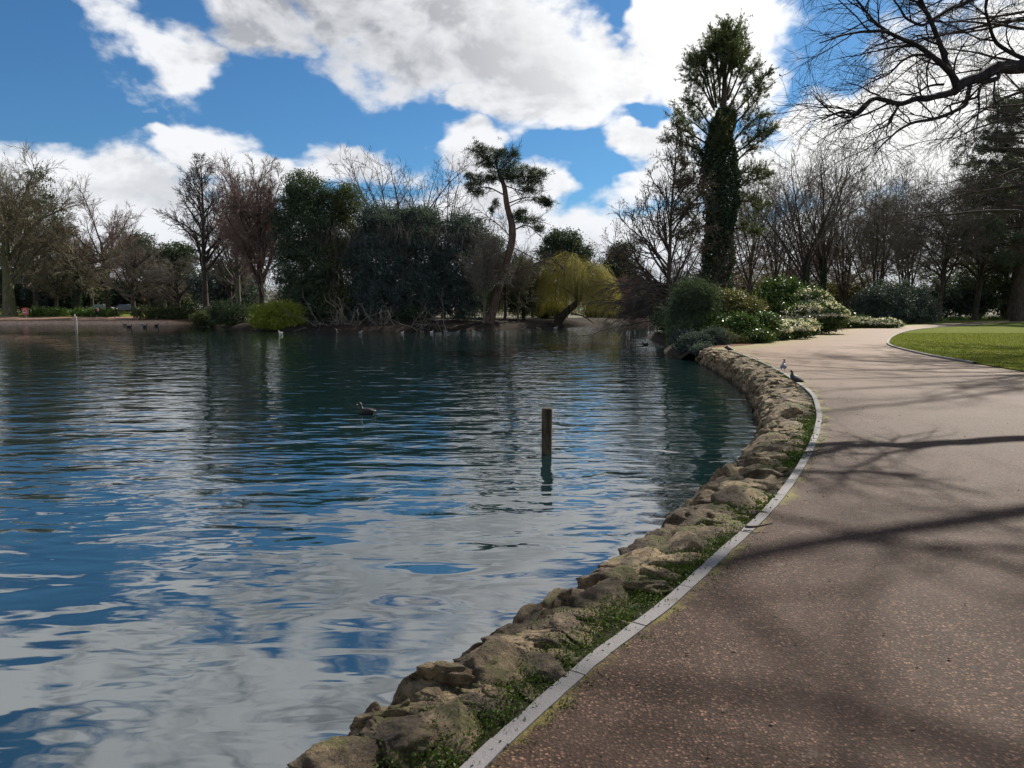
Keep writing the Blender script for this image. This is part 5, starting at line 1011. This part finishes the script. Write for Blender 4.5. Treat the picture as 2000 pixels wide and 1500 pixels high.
# ---- far-off woodland that reads as one mass
def woodland():
    r = np.random.default_rng(250); a = r.uniform(R(-42), R(42), 2600); Y = r.uniform(175, 235, 2600); X = np.tan(a) * Y; px = 1000 + FPX * X / Y
    top = np.interp(px, [0, 300, 700, 1100, 1300, 1500, 1700, 2100], [575, 575, 560, 560, 560, 500, 450, 420]); H = (HOR - top) / FPX * Y + 1.6; H = H * (1 + .25 * vnoise(np.column_stack([X * .07, Y * .05, X * 0])))
    C = np.column_stack([X, Y, H * r.random(2600) ** .8]); C = np.repeat(C, 46, 0) + r.normal(0, 1, (2600 * 46, 3)) * [2.0, 2.0, 1.3]; C = C[C[:, 2] > 0]
    V, F = leaves(r, C, .9, .16, A=np.array([0, 0, .6])); tag(mesh('distant_woodland', V, F, M['wood_far']), kind='stuff')
M['wood_far'] = leafm('distant_brown_twigs', (.10, .085, .06), (.21, .17, .125), (.09, .095, .05), .15, .8, .1)
woodland()

for (px, Y, top, form, tr, w, bm, tm, dens, seed, lab) in (
        (70, 135, 420, 'round', .4, 190, 'bark_dark', 'twig_grey', 1.6, 261, 'grey bare tree behind the red lifebuoy board'), (110, 128, 470, 'round', .3, 150, 'bark_dark', 'twig_green', 1.5, 262, 'smaller olive bare tree between the red board and the white gauge post'),
        (180, 140, 450, 'round', .35, 160, 'bark_dark', 'twig_red', 1.6, 263, 'reddish bare tree far behind the white gauge post'), (290, 138, 470, 'round', .35, 150, 'bark_dark', 'twig_red', 1.6, 264, 'reddish bare tree behind the low olive bush of the far bank'),
        (350, 118, 500, 'round', .28, 140, 'bark_dark', 'twig_grey', 1.5, 265, 'low spreading bare tree left of the tall slender one'), (450, 108, 440, 'round', .3, 140, 'bark_dark', 'twig_grey', 1.6, 266, 'bushy bare tree between the tall slender and the reddish brown ones'),
        (1040, 110, 480, 'round', .25, 130, 'bark_dark', 'twig_grey', 1.5, 267, 'grey bare tree behind the left of the yellow willow'), (1195, 118, 530, 'round', .25, 120, 'bark_dark', 'twig_red', 1.5, 268, 'low brown bare tree just right of the yellow willow')):
    bare('bare_tree', lab, px, Y, top, form, tr, w, bm, tm, 'bare trees filling the far bank', seed, dens=dens, twig=.016, droop=.02)

evergreen('evergreen_tree', 'broad loose dark evergreen behind the cedar at the right edge', [E(1965, 350, 120, 75, 80), E(1950, 440, 118, 95, 80), E(1935, 530, 117, 120, 70), E(2060, 400, 118, 80, 140)], 'ever_olive', 1500, 34, .8, .3, 270, base=gb(1960, 118), tw=.4, shell=.2)
def shade_tree():
    r = np.random.default_rng(280); b = np.array([17.5, 9.5, 0.]); root = empty('beech_tree', b, 'bare beech outside the picture whose crown dapples the near path with shade', 'tree')
    T, Rt = grow(r, b[None], np.array([[0, 0, 1.]]), 15, .5, .15, 16, .02, .02)
    S, D, i1, t1, _ = spawn(r, T, Rt, 22, .5, .95, 70, 9, .5, bias=(-1.5, .35, 0)); P1, R1 = grow(r, S, D, r.uniform(8, 13.5, len(t1)), .13, .03, 16, .09, .004)
    S, D, a, t, rr = spawn(r, P1, R1, 14, .2, 1, 45, 12, .5); A, Ar = grow(r, S, D, r.uniform(1.5, 3.6, len(t)), np.minimum(rr * .6, .03), .009, 10, .12, 0)
    S, D, a, t, rr = spawn(r, A, Ar, 9, .1, 1, 40, 12, .3); B, Br = grow(r, S, D, r.uniform(.6, 1.6, len(t)), .009, .005, 6, .1, 0)
    def out(P): return ~((P[:, :, 2].max(1) > 0) & (np.array([(q[:, 1] > 1) & ((q[:, 2] - EYE) < .47 * q[:, 1]) & (np.abs(q[:, 0]) < .74 * q[:, 1]) for q in P]).any(1)))
    k1, k2, k3 = out(P1), out(A), out(B)
    mesh('trunk', *cat([tubes(T, Rt, 12), tubes(P1[k1], R1[k1], 7)]), M['beech'], root, smooth=True); mesh('twigs', *cat([tubes(A[k2], Ar[k2], 4), tubes(B[k3], Br[k3], 3)]), M['beech'], root)
shade_tree()
